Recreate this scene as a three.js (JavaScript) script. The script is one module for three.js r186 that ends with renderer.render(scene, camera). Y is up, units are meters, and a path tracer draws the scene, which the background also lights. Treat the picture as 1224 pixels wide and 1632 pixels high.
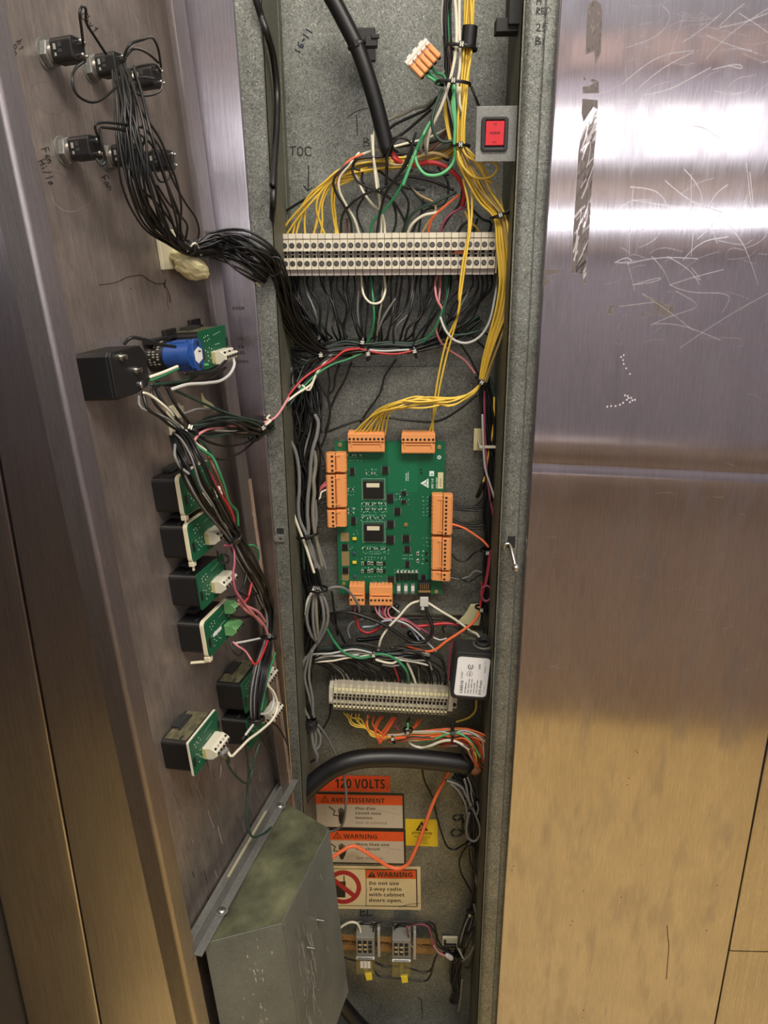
import * as THREE from 'three';
import { RoundedBoxGeometry } from 'three/addons/geometries/RoundedBoxGeometry.js';
import { RectAreaLightUniformsLib } from 'three/addons/lights/RectAreaLightUniformsLib.js';
import { mergeGeometries } from 'three/addons/utils/BufferGeometryUtils.js';

// ---------------------------------------------------------------- camera, light, exposure
const scene = new THREE.Scene();
const renderer = new THREE.WebGLRenderer({ antialias: true });
renderer.toneMapping = THREE.LinearToneMapping;
renderer.toneMappingExposure = 1.0;
renderer.shadowMap.enabled = true;
const V = (x, y, z) => new THREE.Vector3(x, y, z);
const FOCAL = 1226;
const CAM = V(0, 1.45, 0.8);
const camera = new THREE.PerspectiveCamera(2 * Math.atan(816 / FOCAL) * 180 / Math.PI, 1224 / 1632, 0.05, 30);
const camR = V(0.99942, -0.00758, -0.03328), camU = V(-0.0039, 0.94327, -0.332), camB = V(0.03391, 0.33193, 0.94269);
camera.position.copy(CAM);
camera.quaternion.setFromRotationMatrix(new THREE.Matrix4().makeBasis(camR, camU, camB));
scene.add(camera);
scene.background = new THREE.Color(0x000000);
RectAreaLightUniformsLib.init();
const LAMPS = {
  ceiling: { color: new THREE.Color(1.0, 0.93, 0.82), power: 20.0, glow: 2.2 },
  tube: { color: new THREE.Color(0.95, 0.96, 1.0), power: 8.0, glow: 3.2 },
  band: { color: new THREE.Color(0.86, 0.9, 1.0), power: 0.95, glow: 0.95 },
};

// ---------------------------------------------------------------- measuring: where a sight line meets a plane of the place
function sight(px, py) {
  return camR.clone().multiplyScalar((px - 612) / FOCAL).addScaledVector(camU, (816 - py) / FOCAL).addScaledVector(camB, -1);
}
function P(px, py, z) { const d = sight(px, py); return CAM.clone().addScaledVector(d, (z - CAM.z) / d.z); }
// the open door leans a little; its own axes: X towards the hinge, Y up, Z out of its inner side
const doorX = V(0.22202, 0.00827, -0.97501), doorY = V(-0.06566, 0.99782, -0.00649), doorZ = V(0.97283, 0.06546, 0.22208);
const doorO = V(-0.18306, 1.38023, 0.012);
const doorQ = new THREE.Quaternion().setFromRotationMatrix(new THREE.Matrix4().makeBasis(doorX, doorY, doorZ));
function PX(px, py, x) { const d = sight(px, py); return CAM.clone().addScaledVector(d, (x - CAM.x) / d.x); }
function DP(px, py, h) {
  const d = sight(px, py), n = doorZ;
  return CAM.clone().addScaledVector(d, (doorO.clone().sub(CAM).dot(n) + h) / d.dot(n));
}
function DL(px, py, h) { const q = DP(px, py, h).sub(doorO); return V(q.dot(doorX), q.dot(doorY), q.dot(doorZ)); }
function doorToWorld(x, y, z) { return doorO.clone().addScaledVector(doorX, x).addScaledVector(doorY, y).addScaledVector(doorZ, z); }

// ---------------------------------------------------------------- random, names, things
let seed = 7;
function rnd() { seed = (seed * 1664525 + 1013904223) >>> 0; return seed / 4294967296; }
const rr = (a, b) => a + (b - a) * rnd();
const taken = {};
function numbered(name) {
  const k = taken[name] = (taken[name] ?? -1) + 1;
  return k ? name + '_' + String(k).padStart(3, '0') : name;
}
function thing(name, label, category, pos = V(0, 0, 0), quat, group) {
  const g = new THREE.Group();
  g.name = numbered(name);
  g.position.copy(pos);
  if (quat) g.quaternion.copy(quat);
  g.userData = { label, category };
  if (group) g.userData.group = group;
  scene.add(g);
  return g;
}
function mesh(name, geo, mat, parent, pos, extra) {
  const m = new THREE.Mesh(geo, mat);
  m.castShadow = m.receiveShadow = true;
  m.name = parent === scene ? numbered(name) : name;
  if (pos) m.position.copy(pos);
  if (extra) Object.assign(m.userData, extra);
  parent.add(m);
  return m;
}
function finish() {      // parts that share a name take running numbers
  const walk = (o) => {
    const n = {};
    for (const c of o.children) {
      if (o !== scene && c.name) {
        const k = n[c.name] = (n[c.name] ?? -1) + 1;
        if (k) c.name = c.name + '_' + String(k).padStart(3, '0');
      }
      walk(c);
    }
  };
  walk(scene);
}
// ---------------------------------------------------------------- geometry helpers
function box(w, h, d, x = 0, y = 0, z = 0, r = 0) {
  const g = r > 0 ? new RoundedBoxGeometry(w, h, d, 2, Math.min(r, w / 2.05, h / 2.05, d / 2.05)) : new THREE.BoxGeometry(w, h, d);
  g.translate(x, y, z);
  return g;
}
function cyl(r0, r1, h, n = 16, axis = 'y') {
  const g = new THREE.CylinderGeometry(r0, r1, h, n);
  if (axis === 'z') g.rotateX(Math.PI / 2);
  if (axis === 'x') g.rotateZ(Math.PI / 2);
  return g;
}
const merge = (list) => mergeGeometries(list.map((g) => (g.index ? g.toNonIndexed() : g)));
function extrude(pts, depth, bevel = 0, seg = 1, holes = []) {
  const s = new THREE.Shape(pts.map((p) => new THREE.Vector2(p[0], p[1])));
  for (const h of holes) s.holes.push(new THREE.Path(h.map((p) => new THREE.Vector2(p[0], p[1]))));
  return new THREE.ExtrudeGeometry(s, { depth, bevelEnabled: bevel > 0, bevelThickness: bevel, bevelSize: bevel, bevelOffset: -bevel, bevelSegments: seg, curveSegments: 8 });
}
function roundedPts(w, h, r, n = 5, cx = 0, cy = 0) {
  const p = [];
  const c = [[w / 2 - r, h / 2 - r, 0], [-w / 2 + r, h / 2 - r, 1], [-w / 2 + r, -h / 2 + r, 2], [w / 2 - r, -h / 2 + r, 3]];
  for (const [x, y, q] of c) for (let i = 0; i <= n; i++) { const a = (q + i / n) * Math.PI / 2; p.push([cx + x + r * Math.cos(a), cy + y + r * Math.sin(a)]); }
  return p;
}
function curve(points) { return new THREE.CatmullRomCurve3(points, false, 'centripetal'); }
function tube(points, r, radial = 7, per = 5) {
  const c = curve(points);
  const g = new THREE.TubeGeometry(c, Math.max(6, (points.length - 1) * per), r, radial, false);
  const caps = [];
  for (const t of [0, 1]) { const s = new THREE.SphereGeometry(r, radial, 4); const q = c.getPoint(t); s.translate(q.x, q.y, q.z); caps.push(s); }
  return merge([g, ...caps]);
}
// a four-cornered thin sheet lying on corners a b c d (top left, top right, bottom right, bottom left), with uv
function sheetGeo(a, b, c, d, t = 0.0004, n = 1) {
  const nrm = b.clone().sub(a).cross(d.clone().sub(a)).normalize().multiplyScalar(-t);
  const pos = [], uv = [], idx = [];
  const put = (p, u, v) => { pos.push(p.x, p.y, p.z); uv.push(u, v); return pos.length / 3 - 1; };
  const f = [a, b, c, d].map((p) => p.clone().add(nrm));
  const quad = (q, uvs) => { const i = q.map((p, k) => put(p, uvs[k][0], uvs[k][1])); idx.push(i[0], i[3], i[2], i[0], i[2], i[1]); };
  const full = [[0, 1], [1, 1], [1, 0], [0, 0]];
  quad(f, full);
  const ring = [a, b, c, d];
  for (let k = 0; k < 4; k++) { const m = (k + 1) % 4; quad([ring[k], ring[m], f[m], f[k]], [full[k], full[m], full[m], full[k]]); }
  const g = new THREE.BufferGeometry();
  g.setAttribute('position', new THREE.Float32BufferAttribute(pos, 3));
  g.setAttribute('uv', new THREE.Float32BufferAttribute(uv, 2));
  g.setIndex(idx);
  const g2 = g.toNonIndexed();
  g2.computeVertexNormals();
  return g2;
}
// ---------------------------------------------------------------- textures
function hash(x, y, s) { let h = (x * 374761393 + y * 668265263 + s * 982451653) | 0; h = Math.imul(h ^ (h >>> 13), 1274126177); return ((h ^ (h >>> 16)) >>> 0) / 4294967296; }
function vnoise(x, y, s) {
  const i = Math.floor(x), j = Math.floor(y), u = x - i, v = y - j, a = u * u * (3 - 2 * u), b = v * v * (3 - 2 * v);
  return (hash(i, j, s) * (1 - a) + hash(i + 1, j, s) * a) * (1 - b) + (hash(i, j + 1, s) * (1 - a) + hash(i + 1, j + 1, s) * a) * b;
}
function fbm(x, y, s, o = 4) { let t = 0, a = 0.5; for (let k = 0; k < o; k++) { t += a * vnoise(x, y, s + k); x *= 2.03; y *= 2.03; a *= 0.5; } return t / (1 - Math.pow(0.5, o)); }
function pixelTexture(w, h, fn, srgb = true) {
  const d = new Uint8Array(w * h * 4);
  for (let y = 0; y < h; y++) for (let x = 0; x < w; x++) {
    const c = fn(x, y), o = (y * w + x) * 4;
    d[o] = Math.max(0, Math.min(255, c[0])); d[o + 1] = Math.max(0, Math.min(255, c[1])); d[o + 2] = Math.max(0, Math.min(255, c[2])); d[o + 3] = 255;
  }
  const t = new THREE.DataTexture(d, w, h);
  t.magFilter = THREE.LinearFilter; t.wrapS = t.wrapT = THREE.RepeatWrapping;
  if (srgb) t.colorSpace = THREE.SRGBColorSpace;
  t.needsUpdate = true;
  return t;
}
function canvasTexture(w, h, draw) {
  const c = document.createElement('canvas'); c.width = w; c.height = h;
  draw(c.getContext('2d'), w, h);
  const t = new THREE.CanvasTexture(c); t.colorSpace = THREE.SRGBColorSpace; t.magFilter = THREE.LinearFilter;
  return t;
}
const plastic = (c, rough = 0.45, extra = {}) => new THREE.MeshStandardMaterial({ color: new THREE.Color(...c), roughness: rough, ...extra });
const metal = (c, rough = 0.35, extra = {}) => new THREE.MeshStandardMaterial({ color: new THREE.Color(...c), metalness: 1, roughness: rough, ...extra });

// galvanised steel: fine spangle and dull patches (uv in metres, one tile is 0.25 m)
function galvTexture(s, tint, contrast) {
  return pixelTexture(512, 512, (x, y) => {
    const f = hash(x, y, s) - 0.5, m = vnoise(x / 1.5, y / 1.5, s + 3) - 0.5, b = vnoise(x / 4, y / 4, s + 9) - 0.5, p = fbm(x / 90, y / 90, s + 20, 3) - 0.5;
    const wrapEdge = Math.min(1, Math.min(x, 511 - x, y, 511 - y) / 40);
    let v = 1 + contrast * (0.3 * f + 0.42 * m + 0.16 * b) + 0.34 * p * wrapEdge;
    if (hash(x >> 1, y >> 1, s + 77) > 0.985) v += 0.35 * contrast;
    if (hash(x >> 1, y >> 1, s + 78) > 0.988) v -= 0.4 * contrast;
    return [tint[0] * v, tint[1] * v, tint[2] * v];
  });
}
const perMetre = (t, a, b = a) => { t.repeat.set(a, b); return t; };
const galvA = perMetre(galvTexture(11, [116, 118, 112], 1), 4);
const galvRough = perMetre(pixelTexture(256, 256, (x, y) => { const v = 120 + 70 * (vnoise(x / 6, y / 6, 5) - 0.5) + 50 * (hash(x, y, 6) - 0.5); return [v, v, v]; }, false), 8);
const M = {};
M.galv = new THREE.MeshStandardMaterial({ map: galvA, metalness: 0.55, roughness: 1, roughnessMap: galvRough, bumpMap: galvA, bumpScale: 0.0003 });
M.galvGreen = new THREE.MeshStandardMaterial({ map: perMetre(galvTexture(31, [108, 109, 96], 0.75), 4), metalness: 0.35, roughness: 0.6 });
M.galvGrey = new THREE.MeshStandardMaterial({ map: perMetre(galvTexture(41, [120, 120, 116], 0.4), 4), metalness: 0.45, roughness: 0.55 });
M.black = plastic([0.007, 0.007, 0.0075], 0.45);
M.blackMatte = plastic([0.018, 0.018, 0.018], 0.65);
M.tie = plastic([0.01, 0.01, 0.011], 0.35);
M.tieHead = plastic([0.62, 0.6, 0.5], 0.4);
M.cream = plastic([0.62, 0.57, 0.4], 0.55);
M.foam = plastic([0.66, 0.6, 0.34], 0.85);
M.beige = plastic([0.6, 0.56, 0.45], 0.5);
M.beigeDark = plastic([0.42, 0.37, 0.34], 0.6);
M.hole = plastic([0.01, 0.01, 0.01], 0.8);
M.screw = metal([0.5, 0.49, 0.46], 0.3);
M.chrome = metal([0.5, 0.49, 0.46], 0.28);
M.brass = metal([0.7, 0.56, 0.3], 0.35);
M.orange = plastic([0.8, 0.33, 0.11], 0.5);
M.greenPlug = plastic([0.14, 0.34, 0.13], 0.5);
M.blue = plastic([0.015, 0.06, 0.24], 0.4);
M.redRocker = plastic([0.6, 0.02, 0.03], 0.35);
M.white = plastic([0.72, 0.71, 0.68], 0.5);
M.clear = new THREE.MeshPhysicalMaterial({ color: new THREE.Color(0.86, 0.82, 0.55), transmission: 0.95, thickness: 0, roughness: 0.25, ior: 1.5 });
M.yellowClip = plastic([0.75, 0.6, 0.03], 0.45);
// brushed steel
function brushed(s, tint, amp, mott) {
  return pixelTexture(512, 1024, (x, y) => {
    const a = vnoise(x * 0.9, y / 60, s) - 0.5, b = hash(x, y >> 3, s + 4) - 0.5, p = fbm(x / 70, y / 120, s + 8, 4) - 0.5, q = fbm(x / 14, y / 26, s + 30, 3) - 0.5;
    const e = Math.min(1, Math.min(x, 511 - x, y, 1023 - y) / 40);
    const v = 1 + amp * (0.10 * a + 0.06 * b) + mott * e * (0.5 * p + 0.3 * q);
    return [tint[0] * v, tint[1] * v * (1 - 0.02 * p * mott), tint[2] * v * (1 - 0.06 * p * mott)];
  });
}
M.steelLip = new THREE.MeshPhysicalMaterial({ map: perMetre(brushed(3, [172, 166, 166], 1, 0.25), 4, 2), metalness: 1, roughness: 0.4, anisotropy: 0.6 });
M.steelWall = new THREE.MeshPhysicalMaterial({ map: perMetre(brushed(5, [190, 184, 190], 1, 0.12), 2.5, 1.2), metalness: 1, roughness: 0.27, anisotropy: 0.9 });
M.doorInner = new THREE.MeshPhysicalMaterial({ map: perMetre(brushed(9, [164, 153, 146], 1.2, 0.6), 3.2, 1.6), metalness: 0.8, roughness: 0.42, anisotropy: 0.4 });
// wires
const WC = {
  k: plastic([0.007, 0.007, 0.0075], 0.42), y: plastic([0.78, 0.53, 0.07], 0.45), w: plastic([0.72, 0.68, 0.54], 0.45), g: plastic([0.03, 0.22, 0.09], 0.42),
  G: plastic([0.1, 0.42, 0.18], 0.42), r: plastic([0.45, 0.025, 0.03], 0.42), p: plastic([0.58, 0.22, 0.23], 0.45), o: plastic([0.78, 0.13, 0.035], 0.42),
  O: plastic([0.85, 0.17, 0.06], 0.45), s: plastic([0.17, 0.17, 0.165], 0.5), t: plastic([0.42, 0.3, 0.13], 0.5), b: plastic([0.14, 0.05, 0.03], 0.45),
  u: plastic([0.35, 0.42, 0.5], 0.45), d: plastic([0.018, 0.045, 0.03], 0.45), v: plastic([0.3, 0.06, 0.1], 0.45), W: plastic([0.5, 0.5, 0.48], 0.5), n: plastic([0.2, 0.19, 0.15], 0.5),
};
// ---------------------------------------------------------------- uv in metres, by the way each face points
function uvm(g0) {
  const g = g0.index ? g0.toNonIndexed() : g0;
  const p = g.attributes.position, n = g.attributes.normal, uv = new Float32Array(p.count * 2);
  for (let i = 0; i < p.count; i++) {
    const ax = Math.abs(n.getX(i)), ay = Math.abs(n.getY(i)), az = Math.abs(n.getZ(i));
    const [a, b] = az >= ax && az >= ay ? [p.getX(i), p.getY(i)] : ax >= ay ? [p.getZ(i), p.getY(i)] : [p.getX(i), p.getZ(i)];
    uv[i * 2] = a; uv[i * 2 + 1] = b;
  }
  g.setAttribute('uv', new THREE.BufferAttribute(uv, 2));
  return g;
}
const S = { kind: 'structure' };
const struct = (name, geo, mat, pos) => mesh(name, geo, mat, scene, pos, S);
// ---------------------------------------------------------------- stroke lettering for marker and stickers
const STROKES = {
  T: 'M0,6 4,6 M2,6 2,0', O: 'M2,6 0.3,5 0,3 0.5,0.8 2,0 3.6,1 4,3 3.6,5.2 2,6', C: 'M4,5 2.6,6 0.8,5.2 0,3 0.8,0.8 2.6,0 4,1', B: 'M0,0 0.2,6 2.6,5.8 3.2,4.4 0.2,3.2 3.2,2.4 3.6,0.9 0,0',
  1: 'M1.2,6 1,0', 6: 'M3,6 0.8,3.6 0.2,1.4 1.5,0 3,0.8 3,2.4 1.4,3 0.3,2', '-': 'M0.5,3 3,3.2', E: 'M4,6 0.3,5.8 0,0 4,0.2 M0.2,3 3,3.2', L: 'M0.4,6 0,0 3.8,0.4',
  R: 'M0,0 0.3,6 3,5.6 3.4,4 0.4,2.8 3.8,0', D: 'M0,0 0.3,6 2.6,5.4 3.8,3 2.6,0.6 0,0', 2: 'M0,5 1.4,6 3,5 2.6,3.2 0,0 3.6,0.2', 5: 'M3.6,6 0.6,6 0.4,3.4 2.6,3.6 3.4,1.8 2,0 0.2,0.6',
  F: 'M3.8,6 0.4,5.8 0,0 M0.2,3 2.8,3.2', a: 'M2.8,3 1.2,3.2 0.2,1.6 0.8,0.2 2,0.6 2.8,3 2.8,0.8 3.6,0', n: 'M0,3.2 0.3,0 M0.2,2.2 1.6,3.2 2.6,2.4 2.8,0', H: 'M0,6 0,0 M3.6,6 3.6,0 M0,3 3.6,3.2', i: 'M1.4,3 1.4,0 M1.4,4.6 1.5,4.9',
  '/': 'M0,-0.6 3.4,6.4', o: 'M1.6,3 0.4,2 0.6,0.4 2,0 3,1.4 2.4,2.8 1.6,3', l: 'M1.6,6 1.4,0', s: 'M2.6,3 0.8,2.8 1,1.8 2.4,1.2 2.2,0.2 0.4,0.2', t: 'M1.6,5 1.4,0.4 2.6,0.2 M0.4,3.2 2.8,3.4', v: 'M0,3 1.4,0 3,3.2', h: 'M0.2,6 0,0 M0.2,2.2 1.8,3 2.8,2 2.8,0',
  '>': 'M0,3 14,3 M11,5 14,3 11,1', p: 'M0.4,3 0.2,-2 M0.4,2.6 2,3 2.6,1.4 0.6,0.4',
};
function strokeText(ctx, text, x, y, size, color, width, wob = 0.3) {
  ctx.strokeStyle = color; ctx.lineWidth = width; ctx.lineCap = ctx.lineJoin = 'round';
  for (const ch of text) {
    for (const part of (STROKES[ch] ?? '').split('M').filter(Boolean)) {
      ctx.beginPath();
      part.trim().split(' ').forEach((q, k) => { const [a, b] = q.split(',').map(Number); const X = x + (a + rr(-wob, wob)) * size / 6, Y = y - (b + rr(-wob, wob)) * size / 6; k ? ctx.lineTo(X, Y) : ctx.moveTo(X, Y); });
      ctx.stroke();
    }
    x += size * (ch === '>' ? 2.6 : 0.85);
  }
}
const clearPrint = (w, h, draw, rough = 0.6) => new THREE.MeshStandardMaterial({ map: canvasTexture(w, h, draw), transparent: true, roughness: rough });
// writing on a plane of the place: corners in the picture frame of the survey, at depth z (or on the door at height h)
function writing(parent, name, corners, at, w, h, draw) {
  const c = corners.map(([x, y]) => at(x, y));
  parent.updateWorldMatrix(true, false);
  const inv = parent.matrixWorld.clone().invert();
  return mesh(name, sheetGeo(...c.map((q) => q.applyMatrix4(inv)), 0.00015), clearPrint(w, h, draw), parent);
}

// ---------------------------------------------------------------- the lift car around the cabinet
const floorTex = perMetre(pixelTexture(512, 512, (x, y) => { const v = 1 + 0.12 * (fbm(x / 40, y / 14, 3, 4) - 0.5) + 0.08 * (hash(x, y, 2) - 0.5); return [244 * v, 212 * v, 136 * v]; }), 1.2);
struct('floor', uvm(box(3.2, 0.1, 3.4, 0, -0.05, 0.9)), new THREE.MeshStandardMaterial({ map: floorTex, roughness: 0.55 }));
struct('ceiling', box(3.2, 0.1, 3.4, 0, 2.5, 0.9), plastic([0.62, 0.6, 0.56], 0.8));
const wallGrey = new THREE.MeshStandardMaterial({ color: new THREE.Color(0.44, 0.43, 0.5), roughness: 0.5, metalness: 0.2 });
const darkWall = plastic([0.05, 0.045, 0.042], 0.55);
struct('wall_west', box(0.1, 2.5, 3.4, -0.612, 1.25, 0.9), darkWall);  // unseen wall, kept dark and close so the left steel reflects darkness
struct('wall_east', box(0.1, 2.5, 3.4, 1.45, 1.25, 0.9), wallGrey);
const backTurn = new THREE.Quaternion().setFromAxisAngle(V(0, 1, 0), 0.1);
const wallBack = struct('wall_back', box(3.2, 2.5, 0.1, 0, 0, 0.05), wallGrey, V(0.3, 1.25, 1.36));
wallBack.quaternion.copy(backTurn);
const onBack = (x, y, z) => V(x, y, z).applyQuaternion(backTurn).add(V(0.3, 0, 1.36));
{ // boards added to the unseen rear wall, toned for the bands mirrored in steel
  const low = struct('trim_1', box(3.1, 0.86, 0.012, 0, 0, 0), plastic([0.5, 0.42, 0.36], 0.5), onBack(0, 0.44, -0.006)); low.quaternion.copy(backTurn);
  const up = struct('trim_2', box(3.1, 0.07, 0.012, 0, 0, 0), plastic([0.4, 0.32, 0.3], 0.5), onBack(0, 1.88, -0.006)); up.quaternion.copy(backTurn);
  const top = struct('trim_8', box(3.1, 0.57, 0.012, 0, 0, 0), plastic([0.2, 0.21, 0.24], 0.6), onBack(0, 2.205, -0.006)); top.quaternion.copy(backTurn);  // added dark board that dims the top of the mirrored wall
  const mid = struct('trim_3', box(3.1, 0.09, 0.012, 0, 0, 0), plastic([0.66, 0.56, 0.5], 0.5), onBack(0, 1.585, -0.006)); mid.quaternion.copy(backTurn);
  const lo2 = struct('trim_4', box(3.1, 0.03, 0.012, 0, 0, 0), plastic([0.66, 0.52, 0.46], 0.5), onBack(0, 1.44, -0.006)); lo2.quaternion.copy(backTurn);
}
function lampBox(name, label, w, h, pos, q, lamp) {   // a lamp is a body, a glowing face, and the light that leaves it
  const t = thing(name, label, 'lamp', pos, q);
  mesh('housing', box(w + 0.03, h + 0.03, 0.03, 0, 0, 0.016), plastic([0.5, 0.5, 0.5], 0.5), t);
  const L = LAMPS[lamp];
  mesh('diffuser', box(w, h, 0.004, 0, 0, -0.001), new THREE.MeshStandardMaterial({ color: 0xffffff, roughness: 0.6, emissive: L.color, emissiveIntensity: L.glow }), t);
  const r = new THREE.RectAreaLight(L.color, L.power, w, h);
  r.position.set(0, 0, -0.006);
  t.add(r);           // the light looks down its own -z
  return t;
}
const downQ = new THREE.Quaternion().setFromAxisAngle(V(1, 0, 0), -Math.PI / 2);
lampBox('ceiling_lamp', 'white square ceiling panel lamp above the open cabinet', 1.0, 0.5, V(0.25, 2.44, 0.9), downQ, 'ceiling');
lampBox('added_wall_tube', 'slim tube lamp added on the unseen rear wall for a mirrored bright band', 2.2, 0.018, onBack(0.1, 1.497, -0.03), backTurn, 'tube');  // added lamp: its reflection draws the thin bright band on the right panel
lampBox('added_wall_lamp', 'wide pale lamp band added on the unseen rear wall for its reflection', 2.4, 0.115, onBack(0.1, 1.695, -0.03), backTurn, 'band');  // added lamp, unseen; it gives the broad pale band mirrored in the steel
{
  const t = thing('handrail', 'round steel handrail along the rear wall of the lift', 'handrail', onBack(0.1, 0.9, -0.06), backTurn);
  mesh('rail', cyl(0.019, 0.019, 2.2, 18, 'x'), M.steelLip, t);
  for (const x of [-0.9, 0, 0.9]) mesh('bracket', box(0.03, 0.03, 0.06, x, 0, 0.03, 0.004), M.chrome, t);
}
// ---------------------------------------------------------------- steel wall left and right of the cabinet
function ridge(x, y, y0, slope, amp) {   // a pressed crease that crosses the sheet
  const d = y - (y0 + slope * x);
  return amp * (d > 0 ? Math.exp(-d / 0.011) : Math.exp(d / 0.004) );
}
function panelGeo(xl0, xl1, xr, y0, y1, crease, mapUV) {   // left edge runs from xl0 (bottom) to xl1 (top)
  const nx = 8, ny = Math.round((y1 - y0) / 0.0025), pos = [], uv = [], idx = [];
  const back = -0.012, rad = 0.0025;
  for (let j = 0; j <= ny; j++) {
    const y = y0 + (y1 - y0) * j / ny, xl = xl0 + (xl1 - xl0) * j / ny;
    const row = [[xl, back], [xl, -rad], [xl + 0.3 * rad, -0.3 * rad], [xl + rad, 0]];
    for (let i = 1; i < nx; i++) row.push([xl + (xr - xl) * i / nx, 0]);
    row.push([xr - rad, 0], [xr - 0.3 * rad, -0.3 * rad], [xr, -rad], [xr, back]);
    for (const [x, z] of row) { pos.push(x, y, z + (z > -0.005 && crease ? -ridge(x, y, ...crease) : 0)); uv.push(...(mapUV ? mapUV(x, y) : [x, y])); }
  }
  const w = nx + 7;
  for (let j = 0; j < ny; j++) for (let i = 0; i < w - 1; i++) { const a = j * w + i; idx.push(a, a + 1, a + w, a + 1, a + w + 1, a + w); }
  const g = new THREE.BufferGeometry();
  g.setAttribute('position', new THREE.Float32BufferAttribute(pos, 3));
  g.setAttribute('uv', new THREE.Float32BufferAttribute(uv, 2));
  g.setIndex(idx); g.computeVertexNormals();
  return g;
}
const creaseA = P(850, 740, 0), creaseB = P(1224, 757, 0);
const creaseSlope = (creaseB.y - creaseA.y) / (creaseB.x - creaseA.x), crease = [creaseA.y - creaseSlope * creaseA.x, creaseSlope, 0.0011];
const edgeLine = (a, b) => { const p = P(...a, 0), q = P(...b, 0); return (y) => p.x + (q.x - p.x) * (y - p.y) / (q.y - p.y); };
const edgeR = edgeLine([892, 0], [791, 1632]), edgeL = edgeLine([372, 0], [470, 1290]);
const XSEAM = 0.4335;
// the scratched panel carries its own map: brushed steel, scratches and the torn remains of a tape
const pz = { x0: 0.12, x1: 0.44, y0: 0.36, y1: 1.68 };
const CW = 1024, CH = 2048;
const cpx = (px, py) => { const q = P(px, py, 0); return [(q.x - pz.x0) / (pz.x1 - pz.x0) * CW, (pz.y1 - q.y) / (pz.y1 - pz.y0) * CH]; };
const scratchList = [];
{
  const at = (s) => scratchList.push(s.split(' ').map((q) => q.split(',').map((v, k) => Number(v) / 2.887 + (k ? 0 : 800))));
  for (const s of ['735,25 790,60 745,140 680,185 570,220', '840,60 815,140 790,210 765,270', '550,390 650,300 760,245 885,232', '590,445 700,330 880,240', '655,437 760,420 870,360 960,310', '1000,120 1060,60 1118,15', '1003,125 1100,110 1224,60',
    '940,270 1010,190 1110,110 1224,40', '940,160 1000,190 1090,220 1150,235', '1090,60 1170,110 1224,150', '830,195 920,140 1010,60', '880,580 930,585 960,610 1010,640', '970,320 1040,300 1100,295 1110,320 1040,300', '590,860 680,865 740,900 760,950', '840,780 910,850 930,960', '950,950 980,890 1040,850',
    '1125,750 1135,850 1150,960', '1140,790 1150,870 1155,950', '870,800 870,900 872,1020', '585,1170 590,1000 605,870', '750,830 860,930 1010,975', '520,1210 560,1180 610,1200 560,1212 520,1205', '575,1215 700,1180 900,1190', '580,1210 600,1290 612,1340', '610,1310 700,1280 745,1280 690,1300 600,1310',
    '690,1180 740,1230 775,1310', '760,1180 860,1230 910,1310', '775,1310 860,1280 1020,1240', '870,1230 930,1300 880,1270', '645,1350 740,1410 880,1520', '685,1495 780,1450 930,1410 800,1340', '700,1490 800,1480 1005,1565', '820,1600 920,1530 1060,1440 1224,1350', '1040,1030 1100,1100 1140,1190 1180,1310',
    '540,1410 620,1400 700,1390', '770,1310 850,1350 1000,1345 1060,1365 1010,1440', '900,1100 960,1050 1020,960', '960,1010 970,1060 990,1120', '870,1180 880,1090 885,1000', '830,1200 900,1110 1040,1090', '510,290 530,240 525,200', '600,920 700,940 900,960 1000,1000', '1010,480 1060,580 1130,650', '780,470 800,520 770,570']) at(s);
  for (let k = 0; k < 90; k++) {
    const x = rr(950, 1220), y = k < 46 ? rr(0, 190) : rr(280, 560), a = rr(-0.3, 1.3), l = rr(10, 75), b = rr(-14, 14);
    scratchList.push([[x, y], [x + l * 0.5 * Math.cos(a) + b, y - l * 0.5 * Math.sin(a) + b], [x + l * Math.cos(a), y - l * Math.sin(a)]]);
  }
  for (let k = 0; k < 26; k++) { const x = rr(860, 1215), y = rr(560, 1120), a = rr(-0.4, 0.6), l = rr(4, 26); scratchList.push([[x, y], [x + l / 2, y + rr(-3, 3)], [x + l * Math.cos(a), y - l * Math.sin(a)]]); }
}
const residue = [];
{
  const at = (s) => residue.push(s.split(' ').map((q) => q.split(',').map((v, k) => Number(v) / 2.887 + (k ? 0 : 800))));
  for (const s of ['395,20 430,0 455,20 462,60 458,150 455,240 430,300 425,235 385,250 388,150', '372,400 400,395 445,372 447,428 373,430', '370,455 440,462 440,500 420,490 375,560 367,520', '437,500 436,600 425,690 420,780 412,880 405,1000 395,1160 386,1230 390,1300 376,1310 372,1262 318,1255 322,1160 333,1000 343,850 352,700 362,640 385,570',
    '195,1238 275,1240 260,1258 200,1270 225,1300 192,1320', '640,1355 690,1385 700,1420 730,1455 785,1450 795,1412 755,1405 700,1375', '495,1405 515,1400 512,1450 482,1440', '590,1445 612,1440 612,1454', '640,1440 705,1445 705,1454 645,1452', '375,348 388,365 376,372', '405,368 420,362 440,372 418,380']) at(s);
}
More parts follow.
